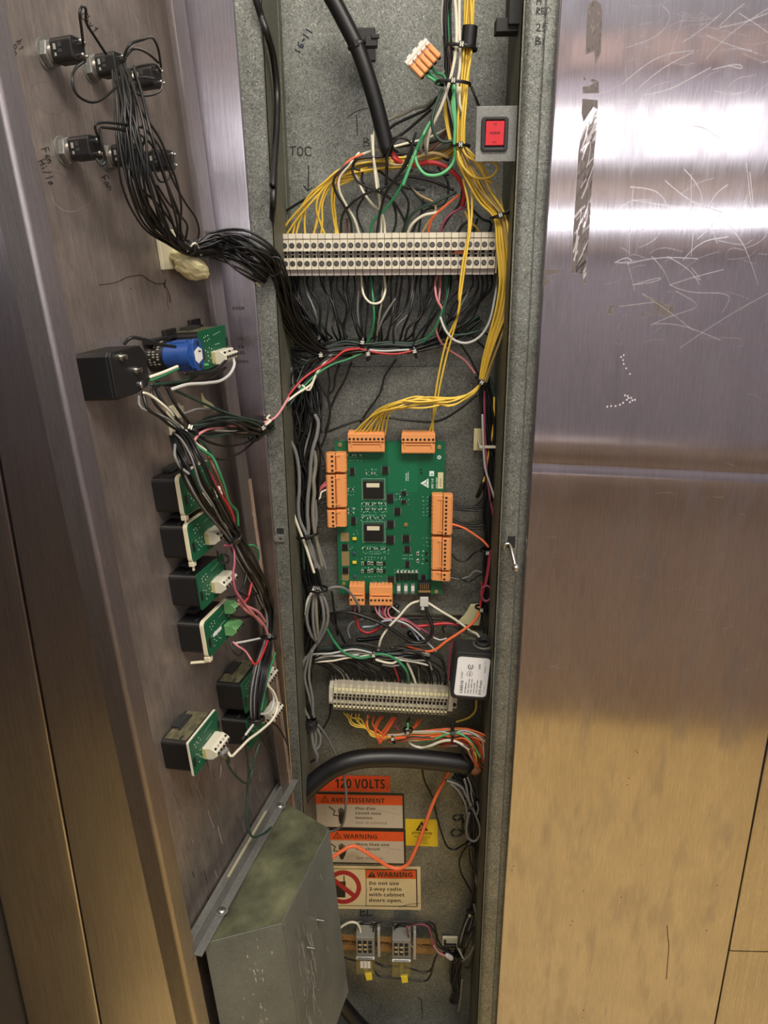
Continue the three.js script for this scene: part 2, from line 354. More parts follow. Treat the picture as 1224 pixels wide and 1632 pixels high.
function panelDraw(ctx, kind) {
  const id = ctx.createImageData(CW, CH), d = id.data;
  for (let y = 0; y < CH; y++) for (let x = 0; x < CW; x++) {
    const grain = vnoise(x * 0.7, y / 26, 51) - 0.5, fine = hash(x >> 1, y >> 4, 8) - 0.5, mo = fbm(x / 120, y / 150, 60, 4) - 0.5, low = Math.max(0, fbm(x / 60, y / 110, 88, 4) - 0.55);
    const o = (y * CW + x) * 4;
    if (kind === 'map') { const v = 1 + 0.07 * grain + 0.05 * fine + 0.1 * mo - 0.25 * low; d[o] = 192 * v; d[o + 1] = 186 * v; d[o + 2] = 192 * v; }
    else { d[o] = 0; d[o + 1] = 42 + 10 * grain + 14 * mo + 80 * low; d[o + 2] = 252 - 50 * low; }
    d[o + 3] = 255;
  }
  ctx.putImageData(id, 0, 0);
  ctx.lineCap = ctx.lineJoin = 'round';
  for (const r of residue) {
    const c = r.map(([x, y]) => cpx(x, y));
    ctx.save(); ctx.beginPath();
    c.forEach(([x, y], k) => (k ? ctx.lineTo(x, y) : ctx.moveTo(x, y)));
    ctx.closePath(); ctx.clip();
    const bx = c.map((q) => q[0]), by = c.map((q) => q[1]), X0 = Math.min(...bx), X1 = Math.max(...bx), Y0 = Math.min(...by), Y1 = Math.max(...by);
    ctx.fillStyle = kind === 'map' ? 'rgb(118,110,108)' : 'rgb(0,200,70)';
    ctx.fillRect(X0, Y0, X1 - X0, Y1 - Y0);
    for (let k = 0; k < (X1 - X0) * (Y1 - Y0) / 90; k++) {
      const x = rr(X0, X1), y = rr(Y0, Y1);
      ctx.fillStyle = kind === 'map' ? (rnd() < 0.5 ? 'rgba(86,80,80,0.5)' : 'rgba(150,142,140,0.5)') : 'rgba(0,220,60,0.5)';
      ctx.fillRect(x, y, rr(1, 6), rr(1, 9));
    }
    if (Y1 - Y0 > 120) for (let k = 0; k < 60; k++) {   // where the tape tore away and bare steel shows
      const x = rr(X0, X1), y = Y0 + (Y1 - Y0) * Math.pow(rnd(), 1.9), l = rr(8, 34);
      ctx.strokeStyle = kind === 'map' ? 'rgb(196,188,192)' : 'rgb(0,46,245)'; ctx.lineWidth = rr(1.5, 6);
      ctx.beginPath(); ctx.moveTo(x, y); ctx.quadraticCurveTo(x + rr(2, 14), y - l * 0.4, x + rr(6, 26), y - l); ctx.stroke();
    }
    ctx.restore();
  }
  scratchList.forEach((s, n) => {
    const c = s.map(([x, y]) => cpx(x, y)), strong = n < 40 ? 0.6 : 0.3;
    ctx.strokeStyle = kind === 'map' ? `rgba(240,236,240,${strong})` : `rgba(0,175,120,${strong})`;
    ctx.lineWidth = n < 40 ? 1.0 : 0.7;
    ctx.beginPath(); ctx.moveTo(...c[0]);
    for (let k = 1; k < c.length - 1; k++) ctx.quadraticCurveTo(...c[k], (c[k][0] + c[k + 1][0]) / 2, (c[k][1] + c[k + 1][1]) / 2);
    ctx.lineTo(...c[c.length - 1]); ctx.stroke();
  });
  // flecks of dried spatter, and dark nicks on the lower half
  const fleck = (s, col, r) => { ctx.fillStyle = col; for (const q of s.split(' ')) { const [x, y] = cpx(...q.split(',').map(Number)); ctx.beginPath(); ctx.ellipse(x, y, r * 0.9, r * 0.45, 0, 0, 7); ctx.fill(); } };
  const pale = kind === 'map' ? 'rgb(236,230,236)' : 'rgb(0,190,60)', dark = kind === 'map' ? 'rgb(84,62,44)' : 'rgb(0,190,60)';
  fleck('990,569 993,574 994,580 998,587 1004,596 994,566', pale, 3);
  fleck('996,630 1000,631 1006,634 1012,637 1002,634 1008,638 999,637 993,642 988,645 981,647 974,647 968,648 1004,641', pale, 3.4);
  fleck('1013,1196 1016,1199 1000,1251 1002,1240 912,1468 910,1475 930,1420 990,1430 1064,1490 1066,1500 1065,1520 1063,1540 1126,1483 1143,1411 816,1387 819,1380 930,1610 928,1622', dark, 2.6);
  for (let k = 0; k < 70; k++) fleck(`${rr(820, 1150).toFixed(0)},${rr(1130, 1630).toFixed(0)}`, kind === 'map' ? 'rgba(120,96,70,0.45)' : 'rgba(0,170,120,0.4)', rr(1, 2.4));
  ctx.strokeStyle = kind === 'map' ? 'rgba(96,72,50,0.8)' : 'rgba(0,190,80,0.8)'; ctx.lineWidth = 4; ctx.beginPath(); ctx.moveTo(...cpx(1063, 1476)); ctx.lineTo(...cpx(1066, 1510)); ctx.lineTo(...cpx(1062, 1560)); ctx.stroke();
}
const keepSeed = seed;
const panelMap = canvasTexture(CW, CH, (c) => panelDraw(c, 'map'));
seed = keepSeed;
const panelORM = canvasTexture(CW, CH, (c) => panelDraw(c, 'orm')); panelORM.colorSpace = THREE.NoColorSpace;
for (const t of [panelMap, panelORM]) t.wrapS = t.wrapT = THREE.MirroredRepeatWrapping;
const scratched = new THREE.MeshPhysicalMaterial({ map: panelMap, roughnessMap: panelORM, metalnessMap: panelORM, metalness: 1, roughness: 1, anisotropy: 1 });
const panelUV = (x, y) => [(x - pz.x0) / (pz.x1 - pz.x0), (y - pz.y0) / (pz.y1 - pz.y0)];
struct('wall_right', panelGeo(edgeR(0.02), edgeR(2.45), XSEAM, 0.02, 2.45, crease, panelUV), scratched);
{
  const ys = P(1190, 1516, 0).y;
  const a = struct('trim_5', panelGeo(XSEAM + 0.0012, XSEAM + 0.0012, 1.4, ys + 0.0008, 2.45, crease), M.steelWall);
  const b = struct('trim_6', panelGeo(XSEAM + 0.0012, XSEAM + 0.0012, 1.4, 0.02, ys - 0.0008, null), M.steelWall);
  struct('wall_core_right', box(1.28, 2.45, 0.05, 0.79, 1.225, -0.0372), M.blackMatte);
}
const wallLeft = struct('wall_left', (() => { const g = panelGeo(-0.4495, -0.4495, 0, 0.02, 2.45, null); const p = g.attributes.position, w = 15; for (let i = 0; i < p.count; i++) { const y = p.getY(i), t = (p.getX(i) + 0.4495) / 0.4495; p.setX(i, -0.4495 + t * (edgeL(y) + 0.4495)); } g.computeVertexNormals(); return g; })(), M.steelWall);
struct('trim_7', panelGeo(-0.56, -0.56, -0.4515, 0.02, 2.45, null), M.steelWall);
struct('wall_core_left', box(0.394, 2.45, 0.05, -0.358, 1.225, -0.0372), M.blackMatte);
// ends of printed instruction lines on the fixed strip beside the door
writing(wallLeft, 'printed_lines', [[364, 478], [402, 478], [404, 584], [366, 584]], (x, y) => P(x, y, 0), 200, 560, (c) => {
  c.fillStyle = 'rgba(8,8,10,0.98)'; c.font = 'bold 36px sans-serif'; c.textAlign = 'left';
  [['DOOR', 32, 82], ['ED.', 72, 336], ['EN', 76, 405], ['ED.', 84, 455], ['OPEN.', 62, 532]].forEach(([t, x, y]) => c.fillText(t, x, y));
});
// ---------------------------------------------------------------- the cabinet let into the wall
const BX0 = -0.137, BX1 = 0.1005, BZ = -0.125, BY0 = 0.2, BY1 = 1.95;
const cab = thing('electrical_cabinet', 'tall galvanised steel cabinet recess crowded with wiring, let into the steel wall', 'cabinet');
const back = mesh('back_panel', uvm(box(BX1 - BX0 + 0.01, BY1 - BY0, 0.003, (BX0 + BX1) / 2, (BY0 + BY1) / 2, BZ - 0.0015)), M.galv, cab);
mesh('side_wall', uvm(box(0.002, BY1 - BY0, 0.12, BX0 - 0.001, (BY0 + BY1) / 2, -0.066)), M.galvGreen, cab);
mesh('side_wall', uvm(box(0.002, BY1 - BY0, 0.117, BX1 + 0.001, (BY0 + BY1) / 2, -0.0665)), M.galvGreen, cab);
mesh('top_plate', uvm(box(BX1 - BX0, 0.002, 0.12, (BX0 + BX1) / 2, BY1, -0.066)), M.galv, cab);
mesh('bottom_plate', uvm(box(BX1 - BX0, 0.002, 0.12, (BX0 + BX1) / 2, BY0, -0.066)), M.galv, cab);
// front flanges: bent sheet profiles swept up the opening
{
  const up = (pts) => { const g = extrude(pts, BY1 - BY0); g.rotateX(-Math.PI / 2); g.translate(0, BY0, 0); return uvm(g); };
  // profile drawn in (x, -z)
  const L = up([[BX0, 0.012], [BX0, 0.0068], [BX0 - 0.0012, 0.0055], [BX0 - 0.03, 0.0055], [BX0 - 0.03, 0.0085], [BX0 - 0.004, 0.0085], [BX0 - 0.004, 0.012]]);
  const fl = mesh('flange', L, M.galv, cab);
  const arc = []; for (let k = 0; k <= 8; k++) { const a = k / 8 * Math.PI / 2; arc.push([BX1 + 0.0085 - 0.0085 * Math.cos(a), 0.0125 - 0.0085 * Math.sin(a)]); }
  const arc2 = []; for (let k = 0; k <= 6; k++) { const a = Math.PI / 2 * (1 - k / 6); arc2.push([BX1 + 0.0165 + 0.004 * Math.cos(a), 0.008 - 0.004 * Math.sin(a)]); }
  const R = up([[BX1, 0.02], ...arc, ...arc2, [BX1 + 0.0205, 0.0125], [BX1 + 0.036, 0.0125], [BX1 + 0.036, 0.015], [BX1 + 0.018, 0.015], [BX1 + 0.017, 0.02]]);
  const fr = mesh('flange', R, M.galv, cab);
  // writing in black marker at the top of the right flange
  writing(fr, 'marker_writing', [[849, 0], [886, 0], [880, 80], [843, 80]], (x, y) => P(x, y, -0.0036), 150, 320, (c) => {
    strokeText(c, 'RED', 28, 88, 40, 'rgba(10,10,12,0.9)', 6, 0.5); strokeText(c, '25', 36, 196, 50, 'rgba(10,10,12,0.9)', 6, 0.5); strokeText(c, 'B1', 42, 284, 46, 'rgba(10,10,12,0.9)', 7, 0.5); strokeText(c, 'HA', 30, 26, 40, 'rgba(10,10,12,0.9)', 6);
  });
  // square latch hole
  const h = P(815, 864, -0.0038);
  mesh('latch_slot', box(0.0085, 0.014, 0.0006, h.x, h.y, h.z), M.hole, fr);
  const q = P(447, 852, -0.0052);
  mesh('nut_slot', box(0.008, 0.006, 0.0006, q.x, q.y + 0.0045, q.z), M.hole, fl);
}
{ // marker notes on the back
  const bk = (x, y) => P(x, y, BZ + 0.0002);
  const ink = 'rgba(6,6,8,0.95)';
  writing(back, 'marker_writing', [[456, 226], [516, 226], [516, 316], [456, 316]], bk, 240, 360, (c) => {
    strokeText(c, 'TOC', 24, 88, 56, ink, 7); c.lineWidth = 7; c.beginPath(); c.moveTo(142, 150); c.lineTo(140, 310); c.moveTo(110, 276); c.lineTo(140, 312); c.lineTo(166, 290); c.stroke();
  });
  writing(back, 'marker_writing', [[470, 40], [504, 40], [504, 90], [470, 90]], bk, 150, 220, (c) => { c.translate(30, 200); c.rotate(-1.02); strokeText(c, '16-11', 0, 0, 48, 'rgba(8,20,52,0.95)', 10); });
  writing(back, 'marker_writing', [[548, 168], [602, 168], [602, 240], [548, 240]], bk, 240, 320, (c) => {
    c.strokeStyle = ink; c.lineWidth = 6; c.beginPath(); c.moveTo(20, 90); c.quadraticCurveTo(80, 30, 170, 20); c.moveTo(88, 66); c.lineTo(96, 214); c.stroke(); strokeText(c, 'B', 140, 292, 60, ink, 6);
  });
  writing(back, 'marker_writing', [[572, 1444], [600, 1444], [600, 1462], [572, 1462]], bk, 150, 100, (c) => strokeText(c, 'EL', 14, 82, 66, ink, 7));
  // scrapes and stains of age on the bare metal
  writing(back, 'stain_marks', [[540, 1455], [760, 1455], [760, 1625], [540, 1625]], bk, 660, 510, (c) => {
    c.lineCap = 'round';
    for (let k = 0; k < 40; k++) { c.strokeStyle = `rgba(${rnd() < 0.5 ? '30,26,22' : '176,170,158'},${rr(0.15, 0.4).toFixed(2)})`; c.lineWidth = rr(1, 4); const x = rr(30, 620), y = rr(220, 500); c.beginPath(); c.moveTo(x, y); c.quadraticCurveTo(x + rr(-20, 20), y + rr(-20, 20), x + rr(-30, 30), y + rr(-8, 60)); c.stroke(); }
    c.strokeStyle = 'rgba(15,12,10,0.9)'; c.lineWidth = 4; c.beginPath(); c.moveTo(374, 398); c.lineTo(392, 410); c.lineTo(394, 440); c.lineTo(400, 480); c.lineTo(400, 505); c.stroke();
  });
}
// inner mounting plate that carries the circuit board, with its lower lip
{
  const y0 = P(650, 976, -0.121).y, y1 = P(650, 585, -0.121).y;
  const pl = mesh('mounting_plate', uvm(box(BX1 - BX0 - 0.006, y1 - y0, 0.002, (BX0 + BX1) / 2, (y0 + y1) / 2, -0.1225)), M.galv, cab);
  mesh('lip', uvm(box(BX1 - BX0 - 0.03, 0.002, 0.008, (BX0 + BX1) / 2 + 0.008, y0 + 0.001, -0.118)), M.galvGreen, pl);
}
{ // dark upper bracket seen at the head of the recess, and the folded strip along the left inside
  const p = P(815, 20, -0.05);
  mesh('bracket', merge([box(0.02, 0.05, 0.03, p.x + 0.006, p.y + 0.012, p.z, 0.001), box(0.03, 0.012, 0.02, p.x, p.y - 0.012, p.z, 0.001)]), M.blackMatte, cab);
  const x = P(436, 100, -0.1).x;
  mesh('cable_channel', uvm(merge([box(0.0016, 0.5, 0.02, x + 0.006, 1.63, -0.114), box(0.02, 0.5, 0.0016, x - 0.004, 1.63, -0.1236)])), M.galvGreen, cab);
}
{ // clip nut on the left flange
  const q = P(447, 853, -0.004), t = thing('clip_nut', 'small square spring nut clipped to the galvanised strip', 'nut', q);
  mesh('plate', extrude(roundedPts(0.009, 0.0085, 0.001, 3, 0, -0.0035), 0.0014, 0.0002, 1, [roundedPts(0.0034, 0.0034, 0.0016, 5, 0, -0.004)]), M.galvGrey, t);
  mesh('tab', box(0.003, 0.006, 0.003, -0.0058, -0.004, 0.0006, 0.0006), M.galvGrey, t);
}
{ // latch rod
  const a = P(813, 868, -0.004), b = P(822, 905, 0.018), t = thing('latch_rod', 'thin steel latch rod with a ball end poking from the flange', 'rod', a);
  const q = b.clone().sub(a);
  mesh('rod', tube([V(-0.001, 0.002, -0.012), V(0, 0, 0), q], 0.0022, 10), M.chrome, t);
  const s = new THREE.SphereGeometry(0.0043, 14, 10); s.translate(q.x, q.y, q.z); mesh('ball_end', s, M.chrome, t);
  mesh('hook', tube([V(-0.007, -0.004, 0.001), V(-0.006, 0.001, 0.002), V(-0.002, 0.002, 0.002)], 0.0016, 8), M.chrome, t);
}

// ---------------------------------------------------------------- upper terminal strip, one block per part
{
  const z0 = -0.078, a = P(437, 405, z0 + 0.008), b = P(790, 406, z0 + 0.008), n = 30, pitch = (b.x - a.x) / n;
  const t = thing('terminal_strip', 'long row of thirty cream screw terminal blocks with wires above and below', 'terminal strip', V(a.x, P(600, 405, z0).y, z0));
  const prof = [[0.008, 0.021], [0.0065, 0.0215], [-0.03, 0.0175], [-0.04, 0.012], [-0.04, -0.014], [-0.03, -0.0195], [0.0, -0.0215], [0.0, -0.0155], [0.0078, -0.0152], [0.008, -0.0035], [-0.004, -0.0035], [-0.004, 0.0035], [0.008, 0.0035], [0.008, 0.0148], [0.0055, 0.0152], [0.0055, 0.016], [0.008, 0.0164]];
  const mk = (w) => { const g = extrude(prof, w, 0.00025); g.rotateY(-Math.PI / 2); return g; };    // (z, y) profile swept along x
  const g0 = mk(pitch - 0.0009), cav = box(pitch * 0.62, 0.0066, 0.002, 0, 0, -0.0035), post = merge([box(pitch * 0.16, 0.0066, 0.006, 0.0014, 0, 0), box(pitch * 0.7, 0.0012, 0.006, 0, 0, 0.0)]);
  const hole = cyl(0.0029, 0.0029, 0.0012, 14, 'z'), head = merge([cyl(0.0021, 0.0021, 0.0004, 12, 'z'), box(0.0034, 0.0007, 0.0006, 0, 0, 0.0001).rotateZ(0.6)]), slot = box(0.0034, 0.0006, 0.0004);
  const wellScrew = metal([0.16, 0.15, 0.14], 0.4);
  const cols = [plastic([0.66, 0.6, 0.47], 0.5), plastic([0.62, 0.57, 0.45], 0.5), plastic([0.69, 0.64, 0.51], 0.5)];
  for (let k = 0; k < n; k++) {
    const x = pitch * (k + 0.5), m = mesh('terminal_block', g0, cols[(k * 7 + (k >> 2)) % 3], t, V(x + pitch / 2 - 0.00045, rr(-0.0001, 0.0001), rr(-0.0002, 0.0002)));
    const ox = -pitch / 2 + 0.00045;
    for (const y of [0.0092, -0.0092]) {
      mesh('screw_well', hole, M.hole, m, V(ox - 0.0004, y, 0.0077));
      mesh('screw', head, wellScrew, m, V(ox - 0.0004, y, 0.00825));
    }
    mesh('jumper_well', cav, M.hole, m, V(ox, 0, 0)); mesh('post', post, M.beigeDark, m, V(ox, 0, -0.001));
    mesh('foot', box(pitch - 0.0009, 0.0064, 0.004, ox, -0.0185, 0.0012), M.beigeDark, m);
  }
  mesh('rail', box(pitch * n + 0.012, 0.035, 0.0075, pitch * n / 2, 0, -0.0425), M.galvGrey, t);
  mesh('end_clamp', merge([box(0.0055, 0.038, 0.035, -0.004, 0, -0.012, 0.0008), cyl(0.0026, 0.0026, 0.01, 12, 'z').translate(-0.002, 0.0235, -0.002)]), M.beige, t);
  mesh('end_plate', box(0.0016, 0.041, 0.044, pitch * n + 0.0012, 0, -0.016, 0.0004), M.beige, t);
  mesh('jumper', box(pitch * 1.3, 0.0028, 0.002, pitch * 25.1, 0.0012, 0.003, 0.0005), plastic([0.6, 0.12, 0.05], 0.5), t);
}
// ---------------------------------------------------------------- lower terminal strip, tilted a little
{
  const z = -0.082, a = P(531, 1114, z), b = P(714, 1124, z), n = 30, L = a.distanceTo(b), pitch = L / n;
  const q = new THREE.Quaternion().setFromAxisAngle(V(0, 0, 1), Math.atan2(b.y - a.y, b.x - a.x));
  const t = thing('terminal_strip', 'lower tilted row of narrow beige spring terminal blocks with cream marker tags', 'terminal strip', a, q);
  const prof = [[-0.008, 0.019], [-0.018, 0.019], [-0.036, 0.013], [-0.036, -0.014], [-0.02, -0.0185], [-0.004, -0.0185], [-0.003, -0.0175], [-0.003, -0.0125], [0.0, -0.011], [0.0, -0.0045], [-0.006, -0.0035], [-0.006, 0.0035], [0.0, 0.0045], [0.0, 0.0095], [-0.003, 0.011], [-0.003, 0.0165]];
  const g0 = (() => { const g = extrude(prof, pitch - 0.0005, 0.0002); g.rotateY(-Math.PI / 2); return g; })();
  const cols = [plastic([0.44, 0.4, 0.28], 0.55), plastic([0.35, 0.315, 0.22], 0.55)], tagM = plastic([0.82, 0.77, 0.5], 0.5);
  const hole = box(pitch * 0.56, 0.003, 0.0008), well = box(pitch * 0.62, 0.0074, 0.0014), bar = box(pitch * 0.28, 0.0064, 0.004), tag = box(pitch * 0.86, 0.0042, 0.001, 0, 0, 0, 0.0002);
  for (let k = 0; k < n; k++) {
    const m = mesh('terminal_block', g0, cols[k % 2], t, V(pitch * (k + 1) - 0.00025, 0, 0)), ox = -pitch / 2 + 0.00025;
    mesh('marker_tag', tag, tagM, m, V(ox, 0.0137, -0.0026));
    mesh('wire_hole', hole, M.hole, m, V(ox, 0.0075, 0.0001)); mesh('wire_hole', hole, M.hole, m, V(ox, -0.0075, 0.0001));
    mesh('wire_hole', hole, M.hole, m, V(ox, -0.015, -0.0029));
    mesh('jumper_well', well, M.hole, m, V(ox, 0, -0.0057)); mesh('post', bar, M.beigeDark, m, V(ox + pitch * 0.3, 0, -0.004));
    mesh('tag', box(pitch * 0.5, 0.004, 0.001, 0, 0, 0, 0.0002), tagM, m, V(ox, -0.0105, 0.0002));
  }
  mesh('rail', box(L + 0.02, 0.03, 0.008, L / 2, 0, -0.039), M.galvGrey, t);
  mesh('end_clamp', merge([box(0.006, 0.026, 0.03, -0.0035, 0.002, -0.02, 0.0008), cyl(0.0022, 0.0022, 0.004, 10, 'z').translate(-0.0035, -0.004, -0.004)]), M.beige, t);
  mesh('end_clamp', merge([box(0.0065, 0.03, 0.03, L + 0.004, 0.002, -0.02, 0.0008), box(0.007, 0.016, 0.03, L + 0.009, -0.001, -0.022, 0.0008)]), M.beige, t);
  mesh('clamp_screw', cyl(0.0026, 0.0026, 0.003, 12, 'z').translate(L + 0.009, -0.003, -0.007), M.hole, t);
  mesh('top_lines', merge([0, 1, 2].map((k) => box(L, 0.0006, 0.0006, L / 2, 0.0193, -0.0095 - k * 0.003))), M.beigeDark, t);
}

// ---------------------------------------------------------------- the circuit board
{
  const zf = -0.11, tl = P(533, 703, zf), br = P(705, 947, zf), W = br.x - tl.x, H = tl.y - br.y;
  const base = V((tl.x + br.x) / 2, br.y, zf);
  const t = thing('circuit_board', 'green printed circuit board with orange plug connectors in the middle of the cabinet', 'circuit board', base);
  const L = (x, y, z = 0) => P(x, y, zf + z).sub(base);
  const G = (x, y, z = 0) => L(490 + x / 4.896, 670 + y / 4.896, z);    // read off an enlarged survey
  const bw = 1024, bh = 1536;
  const boardTex = canvasTexture(bw, bh, (c) => {
    c.fillStyle = '#0b5f3f'; c.fillRect(0, 0, bw, bh);
    for (let k = 0; k < 240; k++) { c.fillStyle = `rgba(${rnd() < 0.5 ? '6,84,52' : '22,118,80'},0.35)`; if (rnd() < 0.5) c.fillRect(rr(0, bw), rr(0, bh), rr(20, 220), 3); else c.fillRect(rr(0, bw), rr(0, bh), 3, rr(20, 220)); }
    const Q = (x, y) => { const g = G(x, y); return [(g.x + W / 2) / W * bw, (1 - g.y / H) * bh]; };
    c.fillStyle = '#1b7d55';
    { const [x, y] = Q(630, 170), [X, Y] = Q(860, 560); c.globalAlpha = 0.35; c.fillRect(x, y, X - x, Y - y); c.globalAlpha = 1; }
    const white = (a = 0.85) => { c.fillStyle = `rgba(226,240,230,${a})`; };
    const dots = (x0, y0, x1, y1, nx, ny, w, h, a = 0.85) => { for (let j = 0; j < ny; j++) for (let i = 0; i < nx; i++) { if (rnd() < 0.12) continue; const [x, y] = Q(x0 + (x1 - x0) * (nx > 1 ? i / (nx - 1) : 0) + rr(-4, 4), y0 + (y1 - y0) * (ny > 1 ? j / (ny - 1) : 0) + rr(-4, 4)); white(a * rr(0.6, 1)); c.fillRect(x, y, w * rr(0.7, 1.3), h * rr(0.7, 1.3)); } };
    dots(310, 265, 415, 310, 7, 3, 8, 6); dots(420, 640, 610, 735, 13, 5, 9, 8); dots(420, 745, 600, 775, 9, 2, 9, 9); dots(430, 985, 625, 1035, 12, 4, 9, 8); dots(420, 1065, 600, 1080, 8, 2, 9, 8);
    dots(425, 1145, 600, 1215, 8, 3, 9, 8); dots(310, 520, 360, 580, 3, 3, 10, 7); dots(320, 680, 360, 730, 3, 4, 9, 6); dots(455, 380, 540, 420, 5, 3, 8, 10); dots(735, 540, 790, 650, 4, 4, 8, 8); dots(690, 570, 715, 610, 2, 3, 9, 9);
    dots(900, 595, 960, 740, 3, 6, 12, 6); dots(900, 915, 960, 975, 3, 3, 12, 6); dots(680, 1160, 860, 1185, 7, 2, 9, 9); dots(740, 1050, 810, 1075, 5, 2, 9, 9); dots(860, 1015, 930, 1110, 3, 4, 12, 12); dots(330, 990, 345, 1000, 2, 2, 8, 8); dots(360, 860, 385, 880, 2, 2, 8, 8);
    dots(330, 250, 1000, 1340, 12, 18, 5, 5, 0.4);
    const rectOutline = (x0, y0, x1, y1) => { const [x, y] = Q(x0, y0), [X, Y] = Q(x1, y1); c.strokeStyle = 'rgba(220,235,225,0.8)'; c.lineWidth = 3; c.strokeRect(x, y, X - x, Y - y); };
    rectOutline(425, 455, 605, 618); rectOutline(430, 790, 605, 950);
    // bare tinned pads at the left edge
    for (const [x0, y0, x1, y1] of [[258, 875, 325, 945], [265, 1020, 328, 1135], [268, 1195, 325, 1250]]) { const [x, y] = Q(x0, y0), [X, Y] = Q(x1, y1); c.fillStyle = '#8d7a52'; c.fillRect(x, y, X - x, Y - y); }
    // warning triangle and printed codes, reading up the board
    { const a = Q(880, 490), b = Q(945, 452), d = Q(945, 528); white(1); c.beginPath(); c.moveTo(...a); c.lineTo(...b); c.lineTo(...d); c.closePath(); c.fill(); c.strokeStyle = '#0d5a3a'; c.lineWidth = 6; const m = Q(925, 490); c.beginPath(); c.moveTo(m[0] - 24, m[1] + 10); c.lineTo(m[0] + 2, m[1] - 4); c.lineTo(m[0] + 12, m[1] - 34); c.moveTo(m[0], m[1]); c.lineTo(m[0] + 14, m[1] + 30); c.stroke(); }
    const vert = (s, x, y, px, col = 'rgba(235,245,238,0.95)') => { const [X, Y] = Q(x, y); c.save(); c.translate(X, Y); c.rotate(-Math.PI / 2); c.fillStyle = col; c.font = `bold ${px}px sans-serif`; c.fillText(s, 0, 0); c.restore(); };
    vert('SOC 1.O', 982, 532, 26); vert('ID.NR. 590900', 1012, 530, 16); vert('590901000', 775, 472, 15); vert('ID 468 590 O', 790, 472, 15);
    { const [x, y] = Q(952, 395), [X, Y] = Q(988, 435); white(1); c.fillRect(x, y, X - x, Y - y); vert('B', 980, 428, 26, '#0d5a3a'); }
    { const [x, y] = Q(1018, 405), [X, Y] = Q(1058, 532); c.fillStyle = '#d8d2a8'; c.fillRect(x, y, X - x, Y - y); vert('5710191', 1046, 520, 22, '#5a5236'); }
    { const [x, y] = Q(1028, 288); white(1); c.beginPath(); c.arc(x, y, 19, 0, 7); c.fill(); c.fillStyle = '#0d5a3a'; c.fillRect(x - 9, y - 13, 5, 26); c.fillRect(x + 4, y - 13, 5, 26); c.fillRect(x - 4, y - 3, 10, 5); }
    c.fillStyle = 'rgba(4,30,20,0.9)'; { const [x, y] = Q(885, 385); c.beginPath(); c.ellipse(x, y, 8, 12, 0.4, 0, 7); c.ellipse(x + 4, y + 34, 11, 12, 0, 0, 7); c.fill(); }
  });
  const bg = box(W, H, 0.0016, 0, H / 2, -0.0008);
  mesh('board', bg, new THREE.MeshStandardMaterial({ map: boardTex, roughness: 0.42 }), t);
  for (const [x, y] of [[255, 190], [1028, 208], [768, 812], [1005, 1335], [283, 1275]]) {
    const p = G(x, y);
    mesh('screw', merge([cyl(0.0027, 0.0027, 0.0012, 14, 'z').translate(p.x, p.y, p.z + 0.0006), cyl(0.0018, 0.0018, 0.002, 6, 'z').translate(p.x, p.y, p.z + 0.0014)]), M.brass, t);
    mesh('standoff', cyl(0.003, 0.003, 0.009, 6, 'z'), M.brass, t, V(p.x, p.y, -0.0062));
  }
  // plug connectors: a header on the board and a screw plug on it; dir is the way the wires leave
  function plug(x0, y0, x1, y1, n, dir) {
    const a = G(x0, y0, 0.012), b = G(x1, y1, 0.012), w = Math.abs(b.x - a.x), h = Math.abs(a.y - b.y), cx = (a.x + b.x) / 2, cy = (a.y + b.y) / 2;
    const along = dir === 'up' || dir === 'down' ? w : h, deep = dir === 'up' || dir === 'down' ? h : w;
    const g = new THREE.Group(); g.name = 'plug_connector'; t.add(g); g.position.set(cx, cy, 0);
    g.rotation.z = { up: 0, down: Math.PI, left: Math.PI / 2, right: -Math.PI / 2 }[dir];
    const teeth = []; const pt = along / n;
    for (let k = 0; k < n; k++) teeth.push(box(pt * 0.86, deep * 0.08, 0.01, -along / 2 + pt * (k + 0.5), -deep * 0.5, 0.0055, 0.0004));
    mesh('header', merge([box(along, deep * 0.52, 0.0125, 0, -deep * 0.23, 0.0063, 0.0008), ...teeth, box(along * 0.86, deep * 0.05, 0.0015, 0, -deep * 0.06, 0.0132, 0.0003)]), M.orange, g);
    mesh('plug', merge([box(along, deep * 0.44, 0.014, 0, deep * 0.27, 0.008, 0.0009), box(along * 0.97, deep * 0.1, 0.011, 0, deep * 0.5, 0.0065, 0.0005), ...[-1, 1].map((s) => box(0.0012, deep * 0.34, 0.0008, s * along * 0.4, -deep * 0.04, 0.0136))]), M.orange, g);
    const hd = cyl(0.00155, 0.00155, 0.0008, 12, 'z');
    for (let k = 0; k < n; k++) mesh('screw_hole', hd, M.hole, g, V(-along / 2 + pt * (k + 0.5), deep * 0.2, 0.0149));
    mesh('seam', box(along * 0.98, 0.0005, 0.0006, 0, deep * 0.02, 0.0127), plastic([0.3, 0.09, 0.02], 0.6), g);
    return g;
  }
  plug(314, 96, 603, 246, 9, 'up'); plug(733, 98, 995, 256, 8, 'up');
  plug(148, 258, 300, 405, 4, 'left'); plug(150, 425, 302, 678, 8, 'left'); plug(158, 700, 300, 832, 4, 'left');
  plug(978, 582, 1122, 890, 10, 'right'); plug(975, 915, 1112, 1165, 8, 'right'); plug(972, 1180, 1108, 1250, 2, 'right');
  plug(325, 1288, 448, 1437, 4, 'down'); plug(482, 1295, 664, 1440, 6, 'down');
  // processors with a pale label
  const tagM = plastic([0.72, 0.68, 0.5], 0.5);
